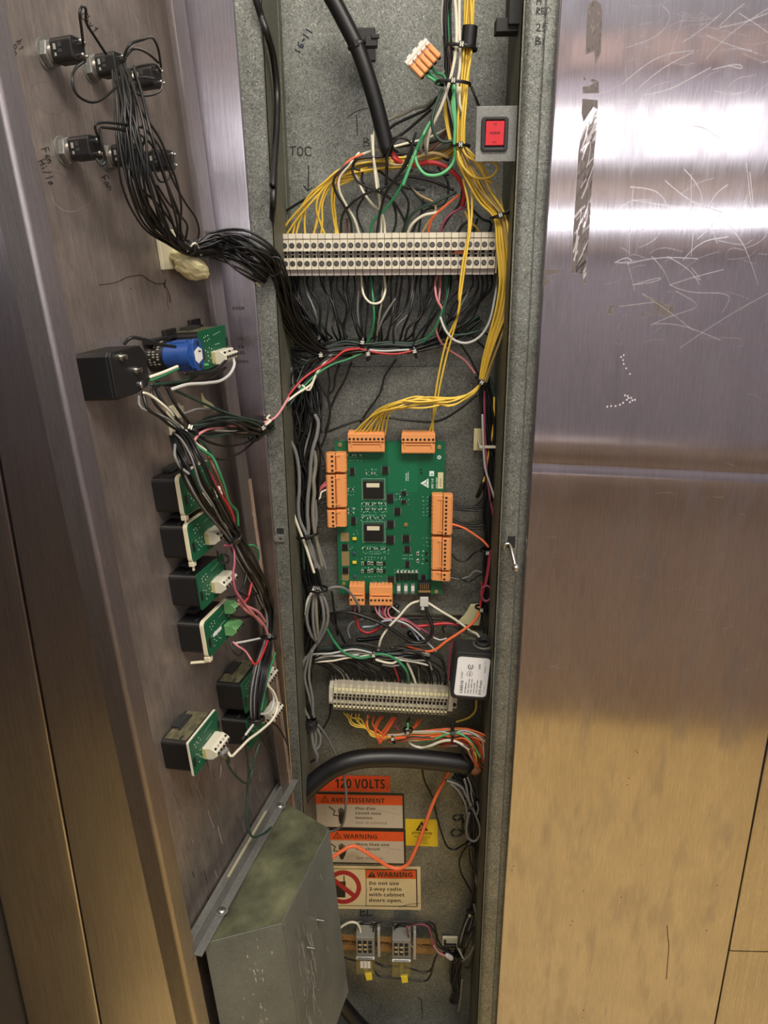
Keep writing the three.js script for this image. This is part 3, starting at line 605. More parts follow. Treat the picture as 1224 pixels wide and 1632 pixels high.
  for (const [x0, y0, x1, y1] of [[440, 470, 590, 605], [445, 805, 590, 938]]) {
    const a = G(x0, y0), b = G(x1, y1), w = b.x - a.x, h = a.y - b.y, cx = (a.x + b.x) / 2, cy = (a.y + b.y) / 2;
    const m = mesh('processor', merge([box(w, h, 0.0032, cx, cy, 0.0017, 0.0004)]), M.black, t);
    const pins = []; for (let k = 0; k < 17; k++) { const u = -w / 2 + w * (k + 0.5) / 17, v = -h / 2 + h * (k + 0.5) / 17; pins.push(box(0.0004, 0.0018, 0.0008, cx + u, cy + h / 2 + 0.0007, 0.0005), box(0.0004, 0.0018, 0.0008, cx + u, cy - h / 2 - 0.0007, 0.0005), box(0.0018, 0.0004, 0.0008, cx + w / 2 + 0.0007, cy + v, 0.0005), box(0.0018, 0.0004, 0.0008, cx - w / 2 - 0.0007, cy + v, 0.0005)); }
    mesh('pins', merge(pins), M.chrome, m, null, { kind: 'stuff' });
    mesh('label', box(w * 0.68, h * 0.24, 0.0003, cx - w * 0.02, cy + h * 0.28, 0.0034, 0.0001), tagM, m);
  }
  // smaller chips
  for (const [x, y, w, h] of [[350, 395, 34, 56], [607, 385, 44, 60], [645, 605, 50, 66], [702, 707, 44, 56], [648, 808, 50, 60], [645, 928, 56, 66], [770, 920, 50, 58], [778, 1002, 42, 52], [780, 1118, 30, 50], [360, 780, 36, 60], [652, 1245, 48, 62], [905, 1230, 34, 60], [293, 985, 44, 48], [297, 1168, 44, 46], [752, 565, 36, 30], [752, 632, 36, 30]]) {
    const a = G(x - w / 2, y - h / 2), b = G(x + w / 2, y + h / 2), W2 = b.x - a.x, H2 = a.y - b.y;
    const m = mesh('chip', box(W2, H2, 0.0022, (a.x + b.x) / 2, (a.y + b.y) / 2, 0.0013, 0.0003), M.black, t);
    mesh('pins', merge([box(W2 * 0.16, H2 * 0.86, 0.0008, b.x + W2 * 0.1, (a.y + b.y) / 2, 0.0005), box(W2 * 0.16, H2 * 0.86, 0.0008, a.x - W2 * 0.1, (a.y + b.y) / 2, 0.0005)]), M.galvGrey, m);
  }
  for (const [x, y] of [[368, 920], [368, 1104]]) { const p = G(x, y); mesh('capacitor', box(0.0052, 0.0036, 0.0026, p.x, p.y, 0.0014, 0.0005), M.yellowClip, t); }
  for (const [x, y] of [[365, 1032], [370, 1212]]) { const p = G(x, y); mesh('inductor', box(0.0042, 0.0034, 0.0022, p.x, p.y, 0.0012, 0.0004), plastic([0.05, 0.07, 0.16], 0.4), t); }
  for (const x of [512, 565]) { const p = G(x, 1262); mesh('capacitor', merge([cyl(0.0026, 0.0026, 0.006, 16, 'z').translate(p.x, p.y, 0.003)]), metal([0.7, 0.7, 0.68], 0.3), t); }
  // rows of resistors, fuses and little parts
  const smd = [], pale = [];
  const rows = [[430, 1112, 600, 8, 1], [430, 1172, 600, 8, 1], [425, 650, 610, 12, 0], [425, 690, 610, 12, 0], [430, 760, 590, 9, 0], [430, 1000, 620, 11, 0], [460, 410, 545, 5, 0], [312, 270, 415, 6, 0], [320, 535, 355, 3, 0], [320, 690, 360, 3, 0], [320, 720, 360, 3, 0], [860, 1040, 930, 2, 1], [860, 1095, 930, 2, 1]];
  for (const [x0, y, x1, n, big] of rows) for (let k = 0; k < n; k++) { const p = G(x0 + (x1 - x0) * k / (n - 1), y + rr(-4, 4)); (k % 3 === 1 ? smd : pale).push(box(big ? 0.003 : 0.0012, big ? 0.0042 : 0.0018, 0.0011, p.x, p.y, 0.0007)); if (big) smd.push(box(0.0022, 0.0022, 0.0014, p.x, p.y, 0.0008)); }
  for (let k = 0; k < 6; k++) { const p = G(705 + k * 29, 1215); smd.push(box(0.0036, 0.0105, 0.0026, p.x, p.y, 0.0014, 0.0004)); const q = G(705 + k * 29, 1178); pale.push(box(0.0026, 0.0032, 0.0016, q.x, q.y, 0.001)); }
  for (let j = 0; j < 6; j++) { const p = G(955, 597 + j * 29); smd.push(box(0.0024, 0.002, 0.0014, p.x, p.y, 0.0008)); }
  mesh('small_components', merge(smd), M.black, t, null, { kind: 'stuff' });
  mesh('solder_parts', merge(pale), plastic([0.55, 0.54, 0.46], 0.35), t, null, { kind: 'stuff' });
  for (let k = 0; k < 3; k++) {    // row of white-ended fuses at the foot of the board
    const p = G(712 + k * 55, 1310), m = mesh('fuse', merge([box(0.0048, 0.0085, 0.0035, p.x, p.y + 0.001, 0.002, 0.0012)]), M.white, t);
    mesh('end_cap', box(0.0054, 0.0036, 0.0038, p.x, p.y - 0.0052, 0.002, 0.0008), M.galvGrey, m);
    mesh('band', box(0.0052, 0.0022, 0.0038, p.x, p.y + 0.0062, 0.002, 0.0008), M.galvGrey, m);
  }
  { // network socket with its plug
    const p = G(912, 1312), m = mesh('socket', merge([box(0.016, 0.0185, 0.0115, p.x, p.y + 0.0035, 0.006, 0.0006)]), M.black, t);
    for (let k = 0; k < 5; k++) mesh('contact', box(0.0007, 0.007, 0.0006, p.x - 0.005 + k * 0.0025, p.y + 0.008, 0.0119), M.brass, m);
    mesh('shield', box(0.0155, 0.003, 0.0006, p.x, p.y + 0.0015, 0.0118), M.brass, m);
  }
}

// ---------------------------------------------------------------- power switch on its plate
{
  const c = P(795, 213, -0.02), a = P(758, 213, -0.02), b = P(829, 213, -0.02), tp = P(795, 168.5, -0.02), bt = P(793, 258, -0.02);
  const w = b.x - a.x, h = tp.y - bt.y;
  const t = thing('power_switch', 'red rocker power switch in a black bezel on a small metal plate', 'switch', V((a.x + b.x) / 2, (tp.y + bt.y) / 2, -0.021));
  mesh('plate', uvm(merge([box(w, h, 0.002, 0, 0, 0, 0.0008), box(0.002, h, 0.014, w / 2 - 0.001, 0, -0.007, 0.0006)])), M.galvGrey, t);
  const o = t.position, bc = P(788.5, 213.5, -0.018).sub(o), bw = P(810, 213, -0.018).x - P(767, 213, -0.018).x, bh = P(788, 186, -0.018).y - P(788, 241.5, -0.018).y;
  mesh('bezel', (() => { const g = extrude(roundedPts(bw, bh, 0.0035), 0.002, 0.0006, 2, [roundedPts(bw * 0.7, bh * 0.8, 0.0008)]); g.translate(bc.x, bc.y, 0.001); return g; })(), M.black, t);
  mesh('well', box(bw * 0.74, bh * 0.84, 0.001, bc.x, bc.y, 0.0012), M.hole, t);
  const rw = bw * 0.66, rh = bh * 0.72;
  const rk = mesh('rocker', (() => { const g = extrude([[0.0015, -rh / 2], [0.0032, -rh / 2 + 0.0006], [0.0052, rh / 2 - 0.0006], [0.0015, rh / 2]], rw, 0.0003, 1); g.rotateY(-Math.PI / 2); g.translate(bc.x + rw / 2, bc.y + 0.0006, 0); return g; })(), M.redRocker, t);
  const zz = (y) => 0.0032 + 0.0021 * (y + rh / 2) / rh + 0.0005, cr = [[-rw / 2, rh / 2], [rw / 2, rh / 2], [rw / 2, -rh / 2], [-rw / 2, -rh / 2]].map(([x, y]) => V(bc.x + x, bc.y + 0.0006 + y, zz(y)));
  mesh('lettering', sheetGeo(...cr, 0.0001), clearPrint(192, 256, (c) => {
    c.fillStyle = 'rgba(40,0,4,0.95)'; c.textAlign = 'center'; c.font = 'bold 22px sans-serif'; c.fillText('ON', 96, 46); c.font = 'bold 32px sans-serif'; c.fillText('POWER', 96, 138); c.font = 'bold 22px sans-serif'; c.fillText('OFF', 96, 226);
  }), rk);
}
// ---------------------------------------------------------------- label-faced filter box on the right side
{
  const zf = -0.034, tl = P(729, 1046, zf), tr = P(781, 1050, zf), bl = P(724, 1108, zf), brr = P(776, 1113, zf);
  const c = tl.clone().add(tr).add(bl).add(brr).multiplyScalar(0.25), w = tl.distanceTo(tr), h = tl.distanceTo(bl);
  const q = new THREE.Quaternion().setFromAxisAngle(V(0, 0, 1), Math.atan2(tr.y - tl.y, tr.x - tl.x));
  const t = thing('filter_box', 'black moulded filter box with a white printed label beside the lower terminals', 'filter box', c, q);
  mesh('case', (() => { const g = extrude(roundedPts(w * 1.2, h * 1.2, 0.006), 0.032, 0.0016, 2); g.translate(0, 0, -0.035); return g; })(), M.blackMatte, t);
  mesh('rim', (() => { const g = extrude(roundedPts(w * 1.08, h * 1.08, 0.005), 0.001, 0.0003, 1, [roundedPts(w * 1.02, h * 1.02, 0.0045)]); g.translate(0, 0, -0.0015); return g; })(), M.blackMatte, t);
  const lb = mesh('label', (() => { const g = extrude(roundedPts(w, h, 0.0045), 0.0005); g.translate(0, 0, -0.0016); return g; })(), plastic([0.84, 0.84, 0.85], 0.5), t);
  mesh('print', sheetGeo(V(-w / 2, h / 2, -0.001), V(w / 2, h / 2, -0.001), V(w / 2, -h / 2, -0.001), V(-w / 2, -h / 2, -0.001), 0.00012), clearPrint(512, 640, (k) => {
    k.translate(0, 640); k.rotate(-Math.PI / 2); k.fillStyle = 'rgba(20,20,24,0.95)';
    const s = (f, tx, x, y) => { k.font = f; k.fillText(tx, x, y); };
    s('bold 60px sans-serif', 'CA0510', 40, 130); s('italic 44px sans-serif', '‘LOAD’', 270, 108); s('bold 32px sans-serif', 'SP733001AA', 40, 184); s('bold 28px sans-serif', 'LINE: 120VAC 60HZ', 40, 228); s('bold 28px sans-serif', 'LOAD: 120VAC 5VA', 40, 272); s('bold 28px sans-serif', 'CLASS 2 XFMR', 40, 318); s('bold 28px sans-serif', 'CLASS 2 NOT WET', 40, 362);
    s('italic bold 52px sans-serif', 'ATC-Frost', 30, 424); s('bold 20px sans-serif', 'MAGNETICS', 400, 452); s('bold 38px sans-serif', 'LINE', 452, 368); s('16px sans-serif', 'MADE IN MEXICO', 70, 474); s('18px sans-serif', '7T2', 330, 168); s('20px sans-serif', 'U.S.A.', 540, 440);
    k.lineWidth = 5; k.strokeStyle = 'rgba(20,20,24,0.95)'; k.beginPath(); k.arc(370, 214, 42, 0, 7); k.stroke(); s('bold 44px sans-serif', 'UL', 342, 230); k.beginPath(); k.arc(484, 214, 38, 0.5, 5.8); k.lineWidth = 12; k.stroke(); s('bold 38px sans-serif', 'SP', 460, 228);
  }), lb);
  // conduit fitting and bracket above it
  const g = P(770, 1028, -0.06), u = thing('conduit_fitting', 'grey ringed conduit fitting above the label-faced filter box', 'fitting', g);
  mesh('lock_ring', (() => { const k = new THREE.TorusGeometry(0.0115, 0.0028, 8, 26); k.rotateX(Math.PI / 2); return k; })(), M.galvGreen, u);
  mesh('washer', cyl(0.0175, 0.0175, 0.003, 26).translate(0, -0.004, 0), M.galvGreen, u);
  mesh('bushing', (() => { const k = new THREE.TorusGeometry(0.008, 0.003, 8, 24); k.rotateX(Math.PI / 2); k.translate(0, 0.004, 0); return k; })(), M.blackMatte, u);
  mesh('bracket', merge([box(0.05, 0.0015, 0.07, 0, -0.0068, -0.015), box(0.05, 0.02, 0.0015, 0, -0.0165, 0.019)]), M.galvGreen, u);
}
// ---------------------------------------------------------------- lever connector hanging on green wires
{
  const c = P(676, 97, -0.055), q = new THREE.Quaternion().setFromAxisAngle(V(0, 0, 1), 0.79).multiply(new THREE.Quaternion().setFromAxisAngle(V(1, 0, 0), -0.25));
  const t = thing('lever_connector', 'clear five-way wire connector with orange levers hanging by green wires', 'connector', c, q);
  mesh('housing', merge([box(0.029, 0.02, 0.0085, 0, 0.001, 0, 0.001), box(0.029, 0.004, 0.004, 0, 0.0105, 0.003, 0.0008)]), plastic([0.7, 0.66, 0.58], 0.3), t);
  for (let k = 0; k < 5; k++) {
    const x = -0.0116 + k * 0.0058;
    mesh('lever', merge([box(0.0048, 0.0145, 0.004, x, -0.004, 0.0058, 0.0014), box(0.0044, 0.004, 0.003, x, 0.0055, 0.0048, 0.001)]), M.orange, t);
    mesh('window', box(0.0036, 0.0024, 0.002, x, 0.0058, 0.0068, 0.0006), M.white, t);
    mesh('port', cyl(0.0016, 0.0016, 0.002, 10).translate(x, -0.0095, 0), M.hole, t);
  }
  for (let k = 0; k < 3; k++) mesh('tooth', box(0.005, 0.002, 0.003, -0.008 + k * 0.008, 0.013, 0.003, 0.0006), M.white, t);
}
// ---------------------------------------------------------------- stickers on the back
function sticker(label, category, corners, z, w, h, draw) {
  const c = corners.map(([x, y]) => P(x, y, z)), o = c[3].clone();
  const t = thing('warning_label', label, category, o);
  mesh('sheet', sheetGeo(...c.map((p) => p.clone().sub(o)), 0.0005), new THREE.MeshStandardMaterial({ map: canvasTexture(w, h, draw), roughness: 0.5 }), t);
  return t;
}
const tri = (c, x, y, s, col) => { c.strokeStyle = col; c.lineWidth = s * 0.1; c.beginPath(); c.moveTo(x, y - s * 0.5); c.lineTo(x + s * 0.58, y + s * 0.45); c.lineTo(x - s * 0.58, y + s * 0.45); c.closePath(); c.stroke(); c.fillStyle = col; c.fillRect(x - s * 0.05, y - s * 0.15, s * 0.1, s * 0.32); c.fillRect(x - s * 0.05, y + s * 0.24, s * 0.1, s * 0.1); };
const grime = (c, w, h, n) => { for (let k = 0; k < n; k++) { c.fillStyle = `rgba(${rnd() < 0.6 ? '70,55,40' : '235,225,205'},${rr(0.04, 0.16).toFixed(2)})`; c.beginPath(); c.ellipse(rr(0, w), rr(0, h), rr(1, 16), rr(1, 5), rr(0, 3), 0, 7); c.fill(); } };
const shockHand = (c, x, y, s) => {   // lightning arrow and raised hand
  c.strokeStyle = c.fillStyle = '#15120f'; c.lineWidth = s * 0.07; c.lineJoin = 'round';
  c.beginPath(); c.moveTo(x - s * 0.75, y - s * 0.62); c.lineTo(x - s * 0.3, y - s * 0.3); c.lineTo(x - s * 0.42, y); c.lineTo(x - s * 0.08, y + s * 0.06); c.stroke();
  c.lineWidth = s * 0.09; c.lineCap = 'round';
  for (const [fx, fy, ly] of [[-0.02, -0.42, 0], [0.1, -0.52, 0], [0.22, -0.5, 0], [0.34, -0.4, 0.02], [0.48, -0.02, 0.2]]) { c.beginPath(); c.moveTo(x + s * fx, y + s * fy); c.lineTo(x + s * (0.08 + fx * 0.6), y + s * (0.2 + ly)); c.stroke(); }
  c.beginPath(); c.moveTo(x - s * 0.06, y); c.lineTo(x + s * 0.4, y); c.lineTo(x + s * 0.38, y + s * 0.4); c.lineTo(x + s * 0.3, y + s * 0.68); c.lineTo(x + s * 0.08, y + s * 0.68); c.lineTo(x, y + s * 0.4); c.closePath(); c.fill();
};
sticker('orange sticker reading volts in bold black capitals, topmost of the stack', 'label', [[488, 1235], [622, 1237], [622, 1262], [488, 1260]], BZ + 0.0002, 640, 112, (c, w, h) => {
  c.fillStyle = '#e2491a'; c.fillRect(0, 0, w, h); c.fillStyle = '#17100c'; c.font = 'bold 92px sans-serif'; c.textAlign = 'right'; c.save(); c.translate(602, 88); c.scale(0.86, 1); c.fillText('120 VOLTS', 0, 0); c.restore(); c.fillRect(610, 82, 14, 5); grime(c, w, h, 60);
});
const dual = (head, lines, soft, hx) => (c, w, h) => {
  c.fillStyle = '#bdb09a'; c.fillRect(0, 0, w, h); c.fillStyle = '#d9501d'; c.fillRect(0, 0, w, h * 0.32);
  c.strokeStyle = '#17120e'; c.lineWidth = 13; c.strokeRect(0, 6, w - 6, h - 10);
  tri(c, hx - 44, h * 0.18, 44, '#1a120c'); c.fillStyle = '#1a120c'; c.font = 'bold 44px sans-serif'; c.save(); c.translate(hx, h * 0.26); c.scale(1.12, 1); c.fillText(head, 0, 0); c.restore();
  shockHand(c, 232, h * 0.62, 96);
  c.font = 'bold 27px sans-serif'; c.fillStyle = 'rgba(26,20,16,0.9)'; lines.forEach((s, k) => { c.save(); c.translate(346, h * 0.46 + k * 34); c.scale(1.25, 1); c.fillText(s, 0, 0); c.restore(); });
  c.font = '26px sans-serif'; c.fillStyle = 'rgba(50,44,38,0.8)'; c.save(); c.translate(350, h * 0.86); c.scale(1.3, 1); c.fillText(soft, 0, 0); c.restore();
  c.strokeStyle = 'rgba(90,70,50,0.5)'; c.lineWidth = 2; c.beginPath(); c.moveTo(500, 120); c.lineTo(660, 150); c.stroke(); grime(c, w, h, 90);
};
sticker('orange and grey French warning sticker with a shocked hand', 'label', [[488, 1262], [644, 1265], [645, 1322], [488, 1319]], BZ + 0.0003, 700, 260, dual('AVERTISSEMENT', ['Plus d\u2019un', 'circuit sous', 'tension'], 'Voir le schema', 176));
sticker('orange and grey English warning sticker about more than one circuit', 'label', [[488, 1320], [646, 1323], [647, 1378], [488, 1375]], BZ + 0.0004, 700, 260, dual('WARNING', ['More than one', 'live circuit'], 'See diagram', 262));
sticker('cream and orange sticker forbidding two-way radio use, below the other warnings', 'label', [[478, 1379], [670, 1381], [671, 1450], [478, 1447]], BZ + 0.0005, 840, 310, (c, w, h) => {
  c.fillStyle = '#d6c293'; c.fillRect(0, 0, w, h); c.strokeStyle = '#2a2118'; c.lineWidth = 4; c.strokeRect(14, 20, w - 40, h - 44);
  c.fillStyle = '#d9501d'; c.fillRect(458, 24, 352, 62); c.strokeRect(458, 24, 352, h - 50);
  c.fillStyle = '#17100c'; c.beginPath(); c.moveTo(500, 32); c.lineTo(528, 78); c.lineTo(472, 78); c.closePath(); c.fill(); c.fillStyle = '#d9501d'; c.fillRect(497, 44, 6, 18); c.fillRect(497, 67, 6, 6);
  c.fillStyle = '#17100c'; c.font = 'bold 46px sans-serif'; c.save(); c.translate(536, 74); c.scale(1.12, 1); c.fillText('WARNING', 0, 0); c.restore();
  c.font = 'bold 34px sans-serif'; ['Do not use', '2-way radio', 'with cabinet', 'doors open.'].forEach((s, k) => { c.save(); c.translate(476, 132 + k * 41); c.scale(1.22, 1); c.fillText(s, 0, 0); c.restore(); });
  c.fillStyle = '#15120f'; c.fillRect(244, 110, 70, 116); c.fillRect(300, 70, 8, 50); c.strokeStyle = '#a01c24'; c.lineWidth = 32; c.beginPath(); c.arc(300, 152, 106, 0, 7); c.stroke(); c.beginPath(); c.moveTo(224, 92); c.lineTo(378, 216); c.stroke();
  c.strokeStyle = 'rgba(60,45,30,0.7)'; c.lineWidth = 5; c.beginPath(); c.moveTo(690, 290); c.lineTo(760, 268); c.lineTo(830, 262); c.stroke(); grime(c, w, h, 120);
});
sticker('small yellow attention sticker beside the warning stickers', 'label', [[646, 1305], [697, 1306], [698, 1349], [647, 1347]], BZ + 0.0002, 260, 220, (c, w, h) => {
  c.fillStyle = '#d8b81f'; c.fillRect(0, 0, w, h); c.fillStyle = '#1b1606'; c.beginPath(); c.moveTo(132, 14); c.lineTo(184, 92); c.lineTo(80, 92); c.closePath(); c.fill(); c.strokeStyle = '#d8b81f'; c.lineWidth = 7; c.beginPath(); c.moveTo(108, 84); c.lineTo(132, 60); c.lineTo(156, 78); c.moveTo(130, 58); c.lineTo(122, 44); c.stroke();
  c.font = 'bold 30px sans-serif'; c.textAlign = 'center'; c.fillText('ATTENTION', 132, 124); c.font = 'bold 12px sans-serif'; ['OBSERVE PRECAUTIONS', 'FOR HANDLING', 'ELECTROSTATIC', 'SENSITIVE DEVICES'].forEach((s, k) => c.fillText(s, 132, 146 + k * 18)); grime(c, w, h, 20);
});
// ---------------------------------------------------------------- rail with two fuse holders at the foot
{
  const z = -0.108, a = P(535, 1500, z), b = P(692, 1508, z);
  const t = thing('mounting_rail', 'slotted brown metal rail carrying the two fuse holders', 'rail', a);
  const q = b.clone().sub(a), L = q.length();
  t.quaternion.setFromAxisAngle(V(0, 0, 1), Math.atan2(q.y, q.x));
  mesh('rail', uvm(merge([box(L, 0.011, 0.0012, L / 2, 0, -0.004), box(L, 0.0014, 0.006, L / 2, 0.0055, -0.0015), box(L, 0.0014, 0.006, L / 2, -0.0055, -0.0015), box(L, 0.009, 0.0012, L / 2, 0.0105, 0.001), box(L, 0.009, 0.0012, L / 2, -0.0105, 0.001)])), new THREE.MeshStandardMaterial({ map: perMetre(galvTexture(61, [150, 118, 76], 0.8), 4), metalness: 0.5, roughness: 0.5 }), t);
  for (const k of [0.09, 0.5, 0.92]) mesh('slot', box(0.012, 0.0036, 0.0006, L * k, 0, -0.003), M.hole, t);
  mesh('bolt', merge([cyl(0.005, 0.005, 0.003, 6, 'z').translate(L * 0.79, 0, -0.001), cyl(0.0026, 0.0026, 0.006, 12, 'z').translate(L * 0.79, 0, 0)]), M.screw, t);
  const stand = (px, py, label, lampOn) => {
    const o = P(px, py, -0.1), f = thing('fuse_holder', label, 'fuse holder', o);
    mesh('body', merge([box(0.022, 0.038, 0.03, 0, 0, 0, 0.0012), box(0.022, 0.012, 0.012, 0, -0.02, -0.004, 0.001)]), plastic([0.2, 0.2, 0.18], 0.5), f);
    for (let i = 0; i < 3; i++) for (let j = 0; j < 3; j++) mesh('vent', box(0.0044, 0.0062, 0.0008, -0.0066 + i * 0.0062, 0.0095 - j * 0.0088, 0.0152), M.hole, f);
    for (let i = 0; i < 2; i++) for (let j = 0; j < 2; j++) mesh('screw', cyl(0.002, 0.002, 0.001, 10, 'z').translate(-0.0062 + i * 0.0064, 0.0052 - j * 0.0088, 0.0156), M.screw, f);
    mesh('side_plate', box(0.0032, 0.056, 0.012, 0.0155, -0.005, -0.002, 0.0006), plastic([0.36, 0.36, 0.34], 0.5), f);
    f.scale.x = 1.3;
    const lid = mesh('lid', (() => { const g = extrude([[0.016, -0.018], [0.019, -0.02], [0.019, -0.05], [0.014, -0.059], [0.002, -0.059], [0.002, -0.02]], 0.0215, 0.0006); g.rotateY(-Math.PI / 2); g.translate(0.0107, 0, 0); return g; })(), M.clear, f);
    mesh('fuse', merge([cyl(0.0032, 0.0032, 0.026, 12).translate(0, -0.038, 0.0105)]), lampOn ? M.cream : plastic([0.2, 0.2, 0.1], 0.4), f);
    mesh('clip_bar', box(0.018, 0.004, 0.01, 0, -0.021, 0.0135, 0.0005), M.black, f);
    mesh('pull_tab', (() => { const g = extrude([[-0.004, 0], [0.004, 0.002], [0.005, -0.012], [-0.002, -0.014]], 0.003, 0.0004); g.translate(0.003, -0.05, 0.016); return g; })(), M.yellowClip, f);
    if (lampOn) for (let i = 0; i < 3; i++) for (let j = 0; j < 3; j++) mesh('grid_cell', box(0.0034, 0.004, 0.0006, -0.0042 + i * 0.0042, -0.026 - j * 0.0048, 0.0195), M.white, lid);
    return f;
  };
  stand(583, 1496, 'fuse holder with a clear pale lid and a white wire on top', true);
  stand(640, 1500, 'fuse holder with a darker lid and a yellow pull tab, further from the grey box', false);
}
// ---------------------------------------------------------------- the open door: a shallow steel tray seen from its inner side
const DZ = -0.019;
const onDoor = (x, y, z = DZ) => doorToWorld(x, y, z);
const door = thing('cabinet_door', 'open stainless steel cabinet door with folded edges, its inner side full of switches', 'door', doorO, doorQ);
{
  const Y0 = -0.9, Y1 = 0.5, run = (pts) => { const g = extrude(pts, Y1 - Y0); g.rotateX(-Math.PI / 2); g.translate(0, Y0, 0); return uvm(g); };   // profile in (x, -z)
  const bend = (cx, cz, r, a0, a1, n = 5) => Array.from({ length: n + 1 }, (_, k) => { const a = a0 + (a1 - a0) * k / n; return [cx + r * Math.cos(a), -(cz + r * Math.sin(a))]; });
  mesh('face_plate', run([[-0.268, 0.0212], [0, 0.0212], [0, 0.019], [-0.268, 0.019]]), M.doorInner, door);
  const h = Math.PI / 2;
  mesh('free_edge', run([[-0.27, 0.0212], ...bend(-0.2665, -0.0035, 0.0035, Math.PI, h, 6), [-0.249, 0], [-0.249, 0.0016], [-0.2655, 0.0016], [-0.2682, 0.004], [-0.2682, 0.0212]].reverse()), M.steelLip, door);
  mesh('hinge_edge', run([[0.0, 0.0212], [0.0, 0.003], ...bend(-0.003, -0.003, 0.003, 0, h, 4), [-0.026, 0], [-0.026, 0.0016], [-0.004, 0.0016], [-0.0016, 0.004], [-0.0016, 0.0212]]), M.steelLip, door);
  // worn sealing strip glued along the hinge edge
  const yA = DL(364, 504, 0).y, strip = (a, b, name) => {
    const w = 200, hh = 1400, m = new THREE.MeshStandardMaterial({ map: canvasTexture(w, hh, (c) => {
      c.fillStyle = '#8b7563'; c.fillRect(0, 0, w, hh);
      for (let k = 0; k < 260; k++) { c.fillStyle = `rgba(${['60,44,34', '190,176,160', '40,32,28', '120,92,72'][k % 4]},${rr(0.3, 0.7).toFixed(2)})`; const x = rr(0, w), y = rr(0, hh); c.beginPath(); c.ellipse(x, y, rr(14, 60), rr(2, 8), -0.7, 0, 7); c.fill(); }
    }), roughness: 0.8 });
    mesh(name, sheetGeo(V(-0.0062, a, 0.0002), V(0.0002, a, 0.0002), V(0.0002, b, 0.0002), V(-0.0062, b, 0.0002), 0.0008), m, door);
  };
  strip(-0.17, -0.66, 'sealing_strip');
  const wr = (corners, w, h2, draw, z = DZ + 0.0003) => writing(door, 'marker_writing', corners, (x, y) => DP(x, y, z), w, h2, draw);
  const ink = 'rgba(12,12,14,0.85)';
  wr([[125, 8], [185, 8], [185, 60], [125, 60]], 300, 260, (c) => { c.translate(40, 60); c.rotate(0.85); strokeText(c, 'Chvt', 0, 40, 56, ink, 7, 0.6); });
  wr([[15, 45], [60, 45], [60, 120], [15, 120]], 260, 420, (c) => { c.translate(60, 40); c.rotate(1.1); strokeText(c, 'Sht', 20, 40, 60, ink, 7, 0.8); strokeText(c, 'Rp', 90, 110, 60, ink, 7, 0.8); });
  wr([[60, 228], [110, 228], [110, 312], [60, 312]], 300, 500, (c) => { c.translate(60, 40); c.rotate(1.12); strokeText(c, 'Fan', 10, 30, 64, ink, 8, 0.6); strokeText(c, 'Hi/lo', 100, 110, 62, ink, 8, 0.5); });
  wr([[156, 274], [194, 274], [194, 318], [156, 318]], 240, 280, (c) => { c.translate(50, 40); c.rotate(1.0); strokeText(c, 'Fan', 10, 30, 64, ink, 8, 0.6); });
  wr([[150, 425], [285, 425], [285, 500], [150, 500]], 600, 340, (c) => {
    c.strokeStyle = 'rgba(16,14,16,0.85)'; c.lineCap = 'round';
    const l = (p, wd) => { c.lineWidth = wd; c.beginPath(); p.forEach(([x, y], k) => (k ? c.lineTo(x, y) : c.moveTo(x, y))); c.stroke(); };
    l([[30, 130], [120, 110], [200, 70], [260, 60], [310, 55], [360, 90], [420, 120], [470, 116]], 5); l([[470, 116], [500, 150], [520, 200], [525, 250]], 5); l([[480, 120], [490, 100], [480, 150]], 6); l([[505, 180], [500, 240], [515, 300]], 2.5); l([[525, 200], [540, 260]], 2); c.fillRect(228, 140, 7, 7);
  });
  // drips and streaks of old dirt on the lower door
  wr([[235, 1235], [470, 1060], [470, 1250], [330, 1500]], 700, 700, (c) => {
    for (let k = 0; k < 150; k++) { const x = rr(20, 680), y = rr(60, 660), l = rr(8, 90); c.strokeStyle = `rgba(${k % 3 ? '20,15,12' : '196,184,170'},${rr(0.15, 0.55).toFixed(2)})`; c.lineWidth = rr(1, 4.5); c.beginPath(); c.moveTo(x, y); c.quadraticCurveTo(x + rr(-6, 6), y + l / 2, x + rr(-8, 8), y + l); c.stroke(); }
  });
  // greasy smudges around the switches
  wr([[20, 30], [270, 30], [270, 360], [60, 360]], 600, 800, (c) => {
    for (let k = 0; k < 70; k++) { c.strokeStyle = `rgba(${k % 2 ? '40,34,32' : '190,184,180'},${rr(0.06, 0.2).toFixed(2)})`; c.lineWidth = rr(1, 5); const x = rr(40, 560), y = rr(30, 760); c.beginPath(); c.arc(x, y, rr(20, 90), rr(0, 6), rr(0, 6)); c.stroke(); }
  });
  const hc = DL(209, 1081, 0);
  mesh('hole', cyl(0.0034, 0.0034, 0.0004, 18, 'z'), M.hole, door, V(hc.x, hc.y, DZ + 0.0004));
}
